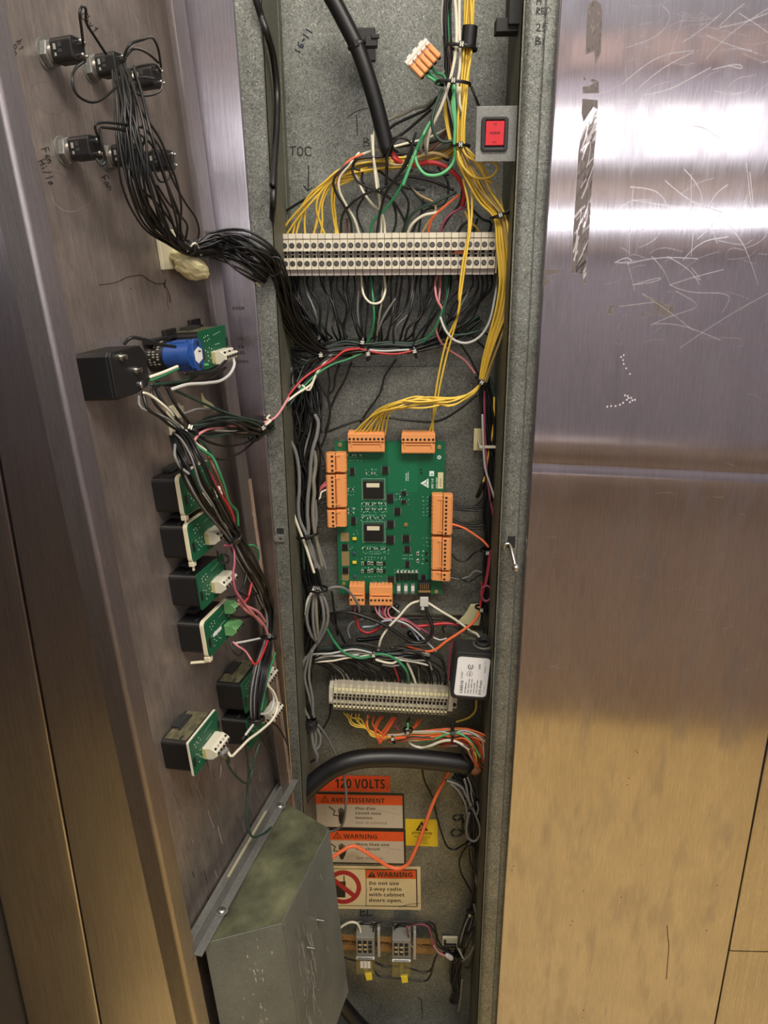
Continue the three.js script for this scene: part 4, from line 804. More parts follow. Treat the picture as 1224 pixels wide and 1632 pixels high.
// ---------------------------------------------------------------- key switches: hexagon nut, moulded body, two contacts
{
  const mk = (X, Y, label, turn) => {
    const t = thing('key_switch', label, 'switch', onDoor(X, Y), doorQ, 'key switches on the open door');
    mesh('washer', cyl(0.0105, 0.0105, 0.0012, 28, 'z').translate(0, 0, 0.0006), M.galvGrey, t);
    mesh('hex_nut', (() => { const g = extrude([0, 1, 2, 3, 4, 5].map((k) => [0.0094 * Math.cos(k * Math.PI / 3 + turn), 0.0094 * Math.sin(k * Math.PI / 3 + turn)]), 0.004, 0.0006); g.translate(0, 0, 0.0016); return g; })(), M.galvGrey, t);
    mesh('barrel', cyl(0.0068, 0.0068, 0.005, 20, 'z').translate(0, 0, 0.008), M.screw, t);
    const b = mesh('body', (() => { const g = extrude(roundedPts(0.016, 0.0158, 0.0036), 0.0155, 0.0009, 2); g.translate(0, 0, 0.0105); return g; })(), M.black, t);
    mesh('mark', merge([box(0.0003, 0.0036, 0.002, -0.0081, 0.0018, 0.0135), box(0.0003, 0.002, 0.0014, -0.0081, -0.003, 0.0135)]), plastic([0.3, 0.3, 0.28], 0.5), b);
    mesh('mark', merge([box(0.0003, 0.003, 0.003, -0.0081, 0.0026, 0.0175), box(0.0003, 0.002, 0.003, -0.0081, -0.0012, 0.0175)]), plastic([0.035, 0.035, 0.035], 0.5), b);
    for (const y of [0.0042, -0.0042]) {
      const c = mesh('contact', merge([box(0.003, 0.001, 0.004, -0.002, y, 0.0285), new THREE.SphereGeometry(0.0014, 10, 8).translate(-0.002, y, 0.0305), cyl(0.0014, 0.0014, 0.003, 10, 'z').translate(0.004, y, 0.028)]), M.chrome, t);
      mesh('solder', new THREE.SphereGeometry(0.0012, 8, 6).translate(0.004, y, 0.0297), M.chrome, c);
    }
  };
  mk(-0.1905, 0.1985, 'key switch nearest the free edge of the door in the upper row', 0.2);
  mk(-0.1385, 0.1985, 'middle key switch of the upper row with wires looping above', 0.5);
  mk(-0.086, 0.1985, 'upper key switch nearest the hinge with a wire loop beneath', 0.1);
  mk(-0.191, 0.1365, 'key switch above the fan hi/lo note in the lower row', 0.3);
  mk(-0.1375, 0.1365, 'middle key switch of the lower row above the short fan note', 0);
  mk(-0.085, 0.1365, 'lower key switch nearest the hinge, half hidden by black wires', 0.4);
}
// ---------------------------------------------------------------- button units: black housing, green board, strap, connector
const pcbGreen = (s) => canvasTexture(256, 176, (c, w, h) => {
  seed = s; c.fillStyle = '#0b5236'; c.fillRect(0, 0, w, h);
  for (let k = 0; k < 20; k++) { c.fillStyle = 'rgba(16,96,62,0.5)'; c.fillRect(rr(0, w), rr(0, h), rr(10, 80), 2); }
  c.fillStyle = 'rgba(206,220,200,0.95)';
  for (const [x, y] of [[40, 34], [58, 30], [76, 26], [44, 52], [64, 48], [84, 44], [40, 88], [56, 100], [72, 84], [60, 118], [88, 110], [74, 132], [96, 92], [100, 128], [112, 104], [118, 140], [50, 140]]) { c.beginPath(); c.arc(x + rr(-4, 4), y + rr(-4, 4), 3.4, 0, 7); c.fill(); }
  for (let k = 0; k < 7; k++) c.fillRect(128 + k * 11, 32 - k * 1.5, 6, 3); for (let k = 0; k < 4; k++) c.fillRect(132 + k * 12, 76, 8, 3);
  for (let k = 0; k < 5; k++) { c.beginPath(); c.arc(160 + k * 16, 128 + (k % 2) * 10, 3, 0, 7); c.fill(); }
});
const pcbMats = [3, 19, 57].map((s) => new THREE.MeshStandardMaterial({ map: pcbGreen(s), roughness: 0.45 }));
seed = 4242;
const UW = 0.0535, UH = 0.035;
{
  const housingG = (() => { const g = extrude(roundedPts(0.051, 0.0325, 0.0045), 0.0275, 0.0008, 2); g.translate(UW / 2, -UH / 2, 0.0006); return g; })();
  const tabG = merge([box(0.02, 0.0036, 0.008, UW * 0.56, 0.0006, 0.0055, 0.0006), box(0.024, 0.0018, 0.0025, UW * 0.56, 0.0002, 0.0102, 0.0004), box(0.006, 0.0006, 0.0026, 0.008, -0.0008, 0.018)]);
  const boardG = (() => { const g = extrude(roundedPts(UW, UH, 0.0012, 2), 0.0016); g.translate(UW / 2, -UH / 2, 0.029); const p = g.attributes.position, uv = new Float32Array(p.count * 2); for (let i = 0; i < p.count; i++) { uv[2 * i] = p.getX(i) / UW; uv[2 * i + 1] = 1 + p.getY(i) / UH; } g.setAttribute('uv', new THREE.BufferAttribute(uv, 2)); return g; })();
  const clipG = box(0.0045, 0.009, 0.005, 0.0028, -UH * 0.62, 0.0285, 0.0005), clipG2 = box(0.004, 0.008, 0.005, UW - 0.001, -UH * 0.45, 0.0285, 0.0005);
  const strapG = (() => { const o = roundedPts(UW + 0.0028, UH + 0.0028, 0.005), i = roundedPts(UW + 0.0008, UH + 0.0008, 0.004); const g = extrude(o, 0.0036, 0.0003, 1, [i]); g.translate(UW / 2, -UH / 2, 0.0252); return g; })();
  const headG = merge([box(0.0052, 0.0048, 0.0055, 0.002, -UH - 0.0025, 0.027, 0.0008), box(0.0026, 0.0052, 0.0014, 0.0018, -UH - 0.0066, 0.0275, 0.0004)]);
  const longTail = merge([box(0.0062, 0.0054, 0.0065, 0.002, -UH - 0.0028, 0.027, 0.001), (() => { const g = box(0.0032, 0.0015, 0.016, 0, 0, 0, 0.0004); g.rotateY(0.3); g.translate(-0.0005, -UH - 0.006, 0.018); return g; })()]);
  const rimG = (() => { const o = roundedPts(UW + 0.0014, UH + 0.0014, 0.002), i = roundedPts(UW - 0.0006, UH - 0.0006, 0.0015); const g = extrude(o, 0.0018, 0.0002, 1, [i]); g.translate(UW / 2, -UH / 2, 0.0276); return g; })();
  const connG = merge([(() => { const g = extrude([[0, 0], [0.0085, 0.0005], [0.014, 0.0045], [0.014, 0.0085], [0.0085, 0.0125], [0, 0.0125]], 0.026, 0.0004); g.rotateY(-Math.PI / 2); return g; })()]);
  const hdrG = box(0.029, 0.0105, 0.004, -0.013, 0.0068, 0.0016, 0.0005);
  const dustM = new THREE.MeshStandardMaterial({ map: pixelTexture(128, 128, (x, y) => { const v = 0.55 + 0.6 * fbm(x / 16, y / 16, 5, 4) + 0.2 * (hash(x, y, 3) - 0.5); return [96 * v, 92 * v, 66 * v]; }), roughness: 0.85 });
  const unit = (X0, Y0, label, o) => {
    const t = thing('button_unit', label, 'button unit', onDoor(X0 + UW / 2, Y0 - UH), doorQ, 'button units on the open door');
    const off = V(-UW / 2, UH, 0);
    mesh('housing', housingG, M.black, t, off); mesh('snap_tab', tabG, M.blackMatte, t, off);
    const b = mesh('circuit_board', boardG, pcbMats[o.m ?? 0], t, off); mesh('side_clip', clipG, M.black, b); mesh('side_clip', clipG2, M.black, b);
    if (o.strap) { const s = mesh('strap', strapG, M.cream, t, off); mesh('strap_head', o.strap === 2 ? longTail : headG, M.cream, s); }
    if (o.rim) mesh('gasket', rimG, M.beige, t, off);
    if (o.dust) mesh('dusty_top', box(0.044, 0.0004, 0.0225, UW / 2, 0, 0.0135), dustM, t, V(off.x, off.y - 0.00085, 0));
    if (o.tag) mesh('label', box(0.017, 0.0034, 0.0003, UW * 0.36, -UH * 0.52, 0.0308), M.white, b);
    if (o.conn === 'beige') {
      const c = mesh('connector', connG, M.beige, t, V(off.x + UW * o.cx + 0.013, off.y - UH * o.cy, 0.0306)); mesh('header', hdrG, plastic([0.42, 0.38, 0.18], 0.5), c);
      for (let k = 0; k < 5; k++) for (const [y, z] of [[0.0104, 0.0118], [0.0065, 0.0146]]) mesh('screw_hole', cyl(0.0014, 0.0014, 0.0012, 10, 'z'), k % 2 && y > 0.01 ? M.beigeDark : M.hole, c, V(-0.0026 - k * 0.0052, y, z));
    } else if (o.conn === 'green') {
      for (const [cx, cy, n] of [[0.8, 0.26, 2], [0.78, 0.86, 4]]) {
        const len = n * 0.0042, g = mesh('connector', (() => { const k = extrude([[0, 0], [0.008, 0], [0.0125, 0.004], [0.0125, 0.007], [0.008, 0.011], [0, 0.011]], len, 0.0004); k.rotateY(-Math.PI / 2); k.translate(len, 0, 0); return k; })(), M.greenPlug, t, V(off.x + UW * cx - len * 0.5, off.y - UH * cy, 0.0306));
        for (let k = 0; k < n; k++) mesh('screw_hole', cyl(0.0013, 0.0013, 0.001, 10, 'z'), M.hole, g, V(0.0021 + k * 0.0042, 0.0055, 0.0128));
      }
    }
    return t;
  };
  unit(-0.087, -0.0053, 'button unit beside the blue switch body, at the hinge edge', { m: 1, dust: 1, conn: 'beige', cx: 0.6, cy: 0.95 });
  unit(-0.157, -0.1215, 'top button unit of the middle column, its board crossed by black wires', { m: 2, strap: 1, conn: 'beige', cx: 0.75, cy: 1.05 });
  unit(-0.157, -0.1658, 'strapped button unit with a beige connector, second in the column', { m: 0, strap: 1, conn: 'beige', cx: 0.72, cy: 0.82 });
  unit(-0.157, -0.2140, 'unstrapped button unit with a beige connector, third in the column', { m: 1, conn: 'beige', cx: 0.68, cy: 0.82 });
  unit(-0.1565, -0.2628, 'button unit with two green plugs and a strap with a long tail', { m: 2, strap: 2, tag: 1, conn: 'green' });
  unit(-0.2148, -0.3522, 'lowest button unit near the free edge with a dusty top and cream gasket', { m: 0, rim: 1, dust: 1, conn: 'beige', cx: 0.6, cy: 0.88 });
  unit(-0.106, -0.3586, 'dusty-topped button unit behind the hanging wires, under the green plugs', { m: 1, dust: 1, conn: 'beige', cx: 0.85, cy: 0.7 });
  unit(-0.1075, -0.4010, 'darkest button unit, directly below the dusty-topped one', { m: 0, conn: 'beige', cx: 0.92, cy: 0.8 });
}
// ---------------------------------------------------------------- black block with screws, and the blue lock body
{
  const X0 = -0.2255, X1 = -0.177, Y0 = -0.0405, Y1 = -0.005, w = X1 - X0, h = Y1 - Y0;
  const t = thing('black_block', 'black plastic block with three bright screws on its front', 'housing', onDoor((X0 + X1) / 2, Y0), doorQ);
  const pts = [[-w / 2, 0.002], [-w / 2 + 0.002, 0], [w / 2 - 0.02, 0], [w / 2 - 0.004, 0.003], [w / 2, 0.008], [w / 2, h - 0.006], [w / 2 - 0.006, h], [-w / 2 + 0.003, h], [-w / 2, h - 0.003]];
  mesh('base', (() => { const g = extrude(pts, 0.0265, 0.0006); return g; })(), M.black, t);
  mesh('cover', (() => { const g = extrude(pts.map(([x, y]) => [x * 0.99, h / 2 + (y - h / 2) * 0.985]), 0.0022, 0.0006, 2); g.translate(0, 0, 0.027); return g; })(), M.black, t);
  const sc = (px, py, hex) => {
    const q = DL(px, py, 0.0105), x = q.x - (X0 + X1) / 2, y = q.y - Y0;
    const m = mesh('screw', merge([cyl(0.0034, 0.0034, 0.0012, hex ? 6 : 18, 'z').translate(x, y, 0.0304), hex ? cyl(0.0021, 0.0017, 0.0048, 12, 'z').translate(x + 0.0006, y, 0.0325) : new THREE.SphereGeometry(0.003, 12, 8).scale(1, 1, 0.45).translate(x, y, 0.0308)]), M.chrome, t);
    if (!hex) mesh('slot', (() => { const g = box(0.0008, 0.0056, 0.0008); g.rotateZ(0.2); g.translate(x, y, 0.0322); return g; })(), M.hole, m);
  };
  sc(191, 569, true); sc(215, 590, true); sc(224, 613, false);
}
{
  const t = thing('blue_lock', 'blue cylinder lock body with a white label and black collar', 'switch', onDoor(-0.1185, -0.0222), doorQ);
  mesh('collar', merge([cyl(0.0128, 0.0135, 0.016, 26, 'z').translate(0, 0, 0.008), box(0.03, 0.004, 0.01, 0, 0.0135, 0.006, 0.0006)]), M.black, t);
  const pr = []; for (let k = 0; k < 12; k++) { const a = 1.7 + k * 0.17; for (let j = 0; j < 3; j++) if ((k * 7 + j * 5) % 4) pr.push(box(0.0004, 0.0011, 0.002).rotateZ(a).translate(0.0131 * Math.cos(a), 0.0131 * Math.sin(a), 0.004 + j * 0.004)); }
  mesh('print', merge(pr), plastic([0.3, 0.28, 0.22], 0.5), t, null, { kind: 'stuff' });
  mesh('body', merge([cyl(0.0118, 0.0118, 0.024, 26, 'z').translate(0, 0, 0.028), box(0.012, 0.005, 0.014, 0.001, 0.0105, 0.029, 0.001), box(0.01, 0.005, 0.012, 0.001, -0.0105, 0.03, 0.001)]), M.blue, t);
  const pl = extrude([[-0.0068, 0.0105], [-0.004, 0.0135], [0.004, 0.0135], [0.0085, 0.0095], [0.0095, 0], [0.0085, -0.0095], [0.004, -0.0135], [-0.004, -0.0135], [-0.0068, -0.0105], [-0.0085, 0]], 0.0035, 0.0006, 2); pl.translate(0, 0, 0.04);
  mesh('end_plate', pl, M.blue, t);
  for (const y of [0.0098, -0.0098]) mesh('screw_hole', cyl(0.002, 0.002, 0.001, 12, 'z').translate(0.001, y, 0.0442), M.hole, t);
  mesh('label', merge([(() => { const g = extrude([[-0.0066, 0.0036], [0.001, 0.0066], [0.0066, 0.004], [0.0062, -0.0042], [-0.002, -0.0072], [-0.0064, -0.004]], 0.0003); g.translate(0, 0, 0.0442); return g; })()]), M.white, t);
  mesh('ink', box(0.004, 0.0012, 0.0003, 0.0018, 0.003, 0.0447).rotateZ(-0.1), M.hole, t);
}
// notched black clip plates at the top of the two middle units
for (const [px, py, label] of [[267, 532, 'flat black clip tab above the blue lock body'], [307, 516, 'flat black clip tab above the hinge-edge button unit']]) {
  const q = DL(px, py, DZ), t = thing('clip_tab', label, 'clip', onDoor(q.x, q.y), doorQ);
  mesh('tab', merge([box(0.02, 0.0085, 0.004, 0, 0, 0.002, 0.0008), box(0.016, 0.003, 0.006, 0, -0.003, 0.004, 0.0006)]), M.black, t);
}
// ---------------------------------------------------------------- glue-held cable pads on the door
{
  const q = DL(268, 398, DZ), t = thing('cable_pad', 'cream glue pad under the upper black bundle on the door', 'cable pad', onDoor(q.x, q.y), doorQ);
  mesh('pad', box(0.03, 0.034, 0.004, -0.004, 0, 0.002, 0.001), M.cream, t);
  const b = new THREE.IcosahedronGeometry(0.016, 4), p = b.attributes.position;
  for (let i = 0; i < p.count; i++) { const x = p.getX(i), y = p.getY(i), z = p.getZ(i), n = fbm(x * 180 + 9, y * 180 + z * 90 + 4, 5, 3); const s = 0.8 + 0.45 * n; p.setXYZ(i, x * s * 1.5, y * s * 0.62, z * s * 0.75); }
  b.computeVertexNormals(); b.rotateZ(-0.25); b.translate(0.016, -0.017, 0.013); mesh('glue_blob', b, M.foam, t);
  const b2 = b.clone(); b2.scale(0.7, 0.7, 0.7); b2.translate(-0.006, 0.004, 0.002); mesh('glue_blob', b2, M.foam, t);
}
{
  const q = DL(276, 668, DZ), t = thing('cable_pad', 'cream square cable pad under the lower bundle on the door', 'cable pad', onDoor(q.x, q.y), doorQ);
  mesh('pad', merge([box(0.021, 0.026, 0.004, 0, 0, 0.002, 0.0008), box(0.012, 0.01, 0.004, 0.003, 0.006, 0.006, 0.0008)]), M.cream, t);
  const q2 = DL(332, 643, DZ), u = thing('torn_tape', 'torn scrap of cream tape stuck near the hinge edge', 'tape', onDoor(q2.x, q2.y), doorQ);
  mesh('scrap', (() => { const g = extrude([[-0.011, 0.013], [-0.007, 0.006], [-0.002, 0.003], [0.006, -0.001], [0.013, -0.008], [0.011, -0.012], [0.002, -0.008], [-0.009, -0.004], [-0.012, 0.003]], 0.0008, 0.0003); return g; })(), M.foam, u);
}
// ---------------------------------------------------------------- grey sheet metal box hung on the door by an angle flange
{
  const Yt = -0.5655, t = thing('grey_box', 'grey sheet metal box with a dirty green top, hung low on the open door', 'box', doorO, doorQ);
  const top = [[-0.2345, 0.001], [-0.031, 0.001], [-0.066, 0.071], [-0.198, 0.067]], H = 0.25;
  const side = (a, b, name) => {   // one folded wall of the box
    const d = [b[0] - a[0], b[1] - a[1]], len = Math.hypot(...d), g = box(len, H, 0.0014, 0, -H / 2, 0, 0.0004);
    g.rotateY(-Math.atan2(d[1], d[0])); g.translate((a[0] + b[0]) / 2, Yt - 0.0008, (a[1] + b[1]) / 2);
    return mesh(name, uvm(g), M.boxGrey, t);
  };
  M.boxGrey = new THREE.MeshStandardMaterial({ map: perMetre(galvTexture(71, [104, 108, 102], 0.3), 4), metalness: 0.2, roughness: 0.5 });
  const dirty = new THREE.MeshStandardMaterial({ map: perMetre(pixelTexture(512, 512, (x, y) => { const a = fbm(x / 60, y / 44, 12, 5), b = fbm(x / 18, y / 18, 40, 4), v = 0.62 + 0.75 * (a - 0.3) + 0.25 * (b - 0.5) + 0.1 * (hash(x, y, 4) - 0.5); return [112 * v, 114 * v, 86 * v]; }), 3), metalness: 0.2, roughness: 0.65 });
  const tp = extrude(top.map(([x, z]) => [x, -z]), 0.0016); tp.rotateX(-Math.PI / 2); tp.translate(0, Yt - 0.0018, 0);
  mesh('top', uvm(tp), dirty, t);
  side(top[3], top[2], 'main_face'); const cheek = side(top[0], top[3], 'side_face'); side(top[2], top[1], 'side_face');
  mesh('seam', box(0.0014, H * 0.96, 0.0018, top[3][0] + 0.0022, Yt - H / 2, top[3][1] + 0.001, 0.0004), M.galvGrey, t);
  const bt = extrude(top.map(([x, z]) => [x, -z]), 0.0016); bt.rotateX(-Math.PI / 2); bt.translate(0, Yt - H, 0); mesh('bottom', uvm(bt), M.boxGrey, t);
  // the angle flange across the door
  mesh('flange', uvm(merge([box(0.262, 0.0018, 0.017, -0.126, Yt + 0.0012, -0.0085), box(0.256, 0.002, 0.0095, -0.123, Yt + 0.0022, 0.003, 0.0005), box(0.256, 0.015, 0.0018, -0.123, Yt + 0.0085, -0.0015)])), M.galvGrey, t);
  mesh('wooden_lath', uvm(box(0.1, 0.0016, 0.003, -0.12, Yt + 0.0165, -0.002, 0.0004)), plastic([0.3, 0.27, 0.18], 0.8), t);
  for (const x of [-0.045, -0.2]) { const m = mesh('screw', merge([new THREE.SphereGeometry(0.0046, 12, 8).scale(1, 0.6, 1).translate(x, Yt + 0.004, 0.0035)]), M.chrome, t); mesh('washer', cyl(0.0065, 0.0065, 0.001, 16).translate(x, Yt + 0.0034, 0.0035), M.galvGrey, m); }
  for (const [px, py] of [[505, 1466], [490, 1510]]) {   // two screw tips through the main face
    const q = DL(px, py, 0.0705);
    mesh('screw_tip', cyl(0.0014, 0.0018, 0.009, 10, 'z').translate(q.x, q.y, 0.075), M.chrome, t);
  }
  // worn scratches and paint drips
  const wr = (c, at, draw) => { t.updateWorldMatrix(true, false); const inv = t.matrixWorld.clone().invert(); mesh('wear_marks', sheetGeo(...c.map(([x, y]) => at(x, y).applyMatrix4(inv)), 0.00012), clearPrint(400, 700, draw), t); };
  const nA = V(top[3][1] - top[0][1], 0, top[0][0] - top[3][0]).normalize();
  const cheekAt = (u, v) => { const x = top[0][0] + (top[3][0] - top[0][0]) * u, z = top[0][1] + (top[3][1] - top[0][1]) * u; return doorToWorld(x, Yt - 0.004 - v * 0.22, z).add(V(0, 0, 0)); };
  wr([[0.1, 0], [0.95, 0], [0.95, 1], [0.1, 1]], (u, v) => cheekAt(u, v).addScaledVector(doorX, -0.0013).addScaledVector(doorZ, -0.0006), (c) => {
    for (let k = 0; k < 60; k++) { const x = 230 + rr(-40, 40) + (k % 5 === 0 ? rr(-140, 120) : 0), y = rr(10, 690); c.fillStyle = `rgba(226,216,200,${rr(0.35, 0.95).toFixed(2)})`; c.beginPath(); c.ellipse(x, y, rr(1, 3.4), rr(2, 9), 0, 0, 7); c.fill(); }
  });
  wr([[-0.19, -0.58], [-0.075, -0.58], [-0.075, -0.8], [-0.19, -0.8]], (x, y) => doorToWorld(x, y, 0.0718), (c) => {
    for (let k = 0; k < 90; k++) { const x = 60 + rr(-50, 90) + (k % 4 === 0 ? rr(0, 240) : 0), y = rr(10, 690), l = rr(6, 80); c.strokeStyle = `rgba(214,208,196,${rr(0.15, 0.6).toFixed(2)})`; c.lineWidth = rr(1, 4); c.beginPath(); c.moveTo(x, y); c.lineTo(x + rr(-10, 16), y + l); c.stroke(); }
  });
}
// ---------------------------------------------------------------- wiring. Runs were measured on enlarged strips of a survey; each strip has its own origin and scale.
const STRIP = { A: [0, 0, 2.914], B: [380, 0, 2.448], C: [400, 220, 2.55], D: [400, 430, 2.55], E: [80, 440, 3.221], G: [490, 670, 4.896], H: [200, 700, 4.371], I: [220, 960, 4.08], J: [440, 930, 3.06], K: [460, 1180, 3.4],
  M: [690, 680, 5.44], N: [640, 60, 7.096], O: [530, 1440, 4.896], Q: [690, 1220, 8.16], S: [440, 560, 4.8], T: [510, 1040, 4.22], X: [0, 0, 1] };
// 'x,y' keeps the last depth; 'x,y,-60' is 60 mm behind the wall face; 'x,y,d20' is 20 mm over the edge of the open door; a fourth value is the spread of a bundle in mm
function run(strip, text, z0) {
  let [ox, oy, s] = STRIP[strip], z = z0 ?? '-90', sp = 4;
  return text.trim().split(/\s+/).map((q) => {
    if (STRIP[q]) { [ox, oy, s] = STRIP[q]; return null; }
    const v = q.split(','); if (v[2]) z = v[2]; if (v[3]) sp = Number(v[3]);
    const px = ox + Number(v[0]) / s, py = oy + Number(v[1]) / s;
    const p = String(z)[0] === 'x' ? PX(px, py, Number(String(z).slice(1)) / 1000) : String(z)[0] === 'd' ? DP(px, py, Number(String(z).slice(1)) / 1000) : P(px, py, Number(z) / 1000);
    p.spread = sp / 1000; return p;
  }).filter(Boolean);
}
const bandGeo = (r, w, t) => new THREE.LatheGeometry([[r, -w / 2], [r + t, -w / 2 + 0.0003], [r + t, w / 2 - 0.0003], [r, w / 2]].map(([a, b]) => new THREE.Vector2(a, b)), 20);
class Harness {
  constructor(name, label, category, group) { this.args = [name, label, category, group]; this.g = null; }
  at(p) { if (!this.g) { const [n, l, c, gr] = this.args; this.g = thing(n, l, c, p.clone(), null, gr); } return this.g; }
  put(name, geo, mat) { geo.translate(-this.g.position.x, -this.g.position.y, -this.g.position.z); return mesh(name, geo, mat, this.g); }
  line(pts, col, r, name = 'wire', radial = 6) { this.at(pts[0]); this.put(name, tube(pts, r / 1000, radial), WC[col]); return this; }
  w(col, r, strip, text, z) { return this.line(run(strip, text, z), col, r); }
  // a bundle: n wires round one path, each keeping its own place in it while it wanders a little
  bundle(cols, n, r, strip, text, z, wander = 0.7) {
    const path = run(strip, text, z);
    for (let i = 0; i < n; i++) {
      let a = rr(0, 6.28); const rad = Math.sqrt((i + 0.5) / n);
      const pts = path.map((p, k) => {
        const t = path[Math.min(k + 1, path.length - 1)].clone().sub(path[Math.max(k - 1, 0)]).normalize();
        const side = V(0, 0, 1).cross(t); if (side.lengthSq() < 1e-4) side.set(1, 0, 0); side.normalize();
        const out = t.clone().cross(side);
        a += rr(-wander, wander);
        return p.clone().addScaledVector(side, p.spread * rad * Math.cos(a)).addScaledVector(out, p.spread * 0.7 * rad * Math.sin(a));
      });
      this.line(pts, cols[i % cols.length], r * rr(0.9, 1.1));
    }
    return this;
  }
  tie(strip, text, r, z, head = true) {   // two points: where the tie sits, and a point further along the bundle
    const [p, q] = run(strip, text, z), d = q.clone().sub(p).normalize();
    this.at(p);
    const quat = new THREE.Quaternion().setFromUnitVectors(V(0, 1, 0), d), R = r / 1000;
    const g = new THREE.Group(); g.name = 'cable_tie'; g.position.copy(p).sub(this.g.position); g.quaternion.copy(quat); this.g.add(g);
    const b = bandGeo(R, 0.0032, 0.0011); b.scale(1, 1, 0.8); mesh('band', b, M.tie, g);
    const inv = quat.clone().invert(), toCam = CAM.clone().sub(p).applyQuaternion(inv); toCam.y = 0; toCam.normalize();
    const hd = mesh('head', box(0.0052, 0.0058, 0.0044, 0, 0, 0, 0.0008), M.tie, g);
    hd.position.copy(toCam.multiplyScalar(R * 0.86)); hd.quaternion.setFromUnitVectors(V(0, 0, 1), toCam.clone().normalize());
    if (head) { const gl = mesh('latch', merge([box(0.0012, 0.0042, 0.0006, -0.0011, 0, 0.0023), box(0.0012, 0.0042, 0.0006, 0.0011, 0, 0.0023), box(0.0024, 0.0014, 0.0006, 0, 0, 0.0023)]), M.tieHead, hd); gl.castShadow = true; }
    return this;
  }
}
const H = (n, l, c = 'wiring', gr) => new Harness(n, l, c, gr);

// --- black wires of the key switches, gathered down to the glue pad and over to the cabinet
{
  const h = H('switch_wiring', 'black wires hanging from the six key switches down to the upper glue pad');
  h.bundle(['k'], 20, 1.0, 'A', '575,330,d14,9 600,470,d22,11 625,640,d27,14 670,850,d27,17 740,1010,d22,17 800,1100,d14,9 885,1158,d5,7 950,1160,d8,9 1020,1160,24,13 1110,1190,22,15 1224,1260,10,14 C 60,540,-14,13 110,610,-40,12 150,690,-60,11 X 485,535,-74,9 515,562,-90,6 560,560,-100,6');
  const L = (s, z = 'd14') => h.w('k', 1.0, 'A', s, z);
  L('388,215 378,130,d20 370,60,d24 380,32,d24 398,40,d22 400,100,d18 440,170,d14 492,250,d10'); L('385,290 350,320,d18 335,370,d20 350,430,d20 400,468,d20 450,472,d20 500,440,d20 545,400,d20');
  L('575,260 600,210,d20 660,185,d24 710,178,d22 735,230,d18 748,310,d14'); L('580,270 610,232,d18 640,228,d18 690,250,d16 735,290,d14'); L('600,325,d14 660,305,d18 720,300,d16 745,330,d14'); L('612,372,d18 660,360,d20 715,365,d16');
  L('752,388 745,420,d18 700,442,d20 645,440,d20 600,400,d20'); L('465,668 450,620,d20 440,580,d22 470,570,d24 560,575,d26 660,592,d26'); L('470,590,d18 560,602,d24 640,622,d24 672,650,d20 652,695,d14');
  L('462,600,d20 475,680,d20 490,750,d18 470,768,d16 450,740,d14'); L('652,700,d14 690,712,d18 712,690,d20 690,655,d22'); L('705,760,d18 740,840,d20 780,830,d20 805,785,d18 800,725,d14');
  L('660,585,d26 740,680,d30 800,830,d30 860,940,d26 912,1020,d22 922,1095,d14 880,1172,d8'); L('600,400,d20 660,520,d28 740,640,d32 790,760,d32 825,860,d30 842,960,d26 830,1085,d14'); L('730,860,d24 780,940,d24 820,985,d22 870,1050,d18 862,1110,d12'); L('610,700,d20 600,820,d22 640,960,d22 720,1060,d16');
  h.w('w', 1.0, 'A', '935,1190,d6 925,1160,d10 900,1130,d14 870,1165,d8');
}
{
  const h = H('crossing_wiring', 'loose black wires crossing from the upper door pad into the cabinet');
  h.bundle(['k'], 20, 1.2, 'X', '318,396,d6,6 345,388,24,12 385,392,26,16 420,412,14,16 440,445,-12,15 458,495,-40,14 478,535,-66,11 515,562,-88,7 560,560,-100,6');
  h.w('k', 1.3, 'X', '335,395,20 355,378,32 380,375,32 410,395,24 440,412,6 452,420,-10').w('k', 1.3, 'X', '425,432,16 430,412,18 445,412,18 447,430,16 436,440,12 425,432,12');
  h.w('w', 1.3, 'D', '-40,-15,14 0,30,8 40,70,-8 90,120,-36 150,200,-60 190,270,-75 235,325,-82 275,347,-86 340,345,-90 420,330,-96 465,325,-98');
  h.w('k', 1.2, 'D', '70,80,-40 60,170,-60 90,260,-75 140,340,-90 200,390,-95').w('k', 1.2, 'D', '120,100,-40 150,170,-60 130,260,-80 180,340,-90 240,360,-95').w('k', 1.2, 'D', '90,50,-30 110,150,-60 120,280,-80 190,365,-90');
  h.tie('D', '283,348,-86 330,342,-88', 7).tie('X', '300,394,d6 320,396', 7, null, false);
}
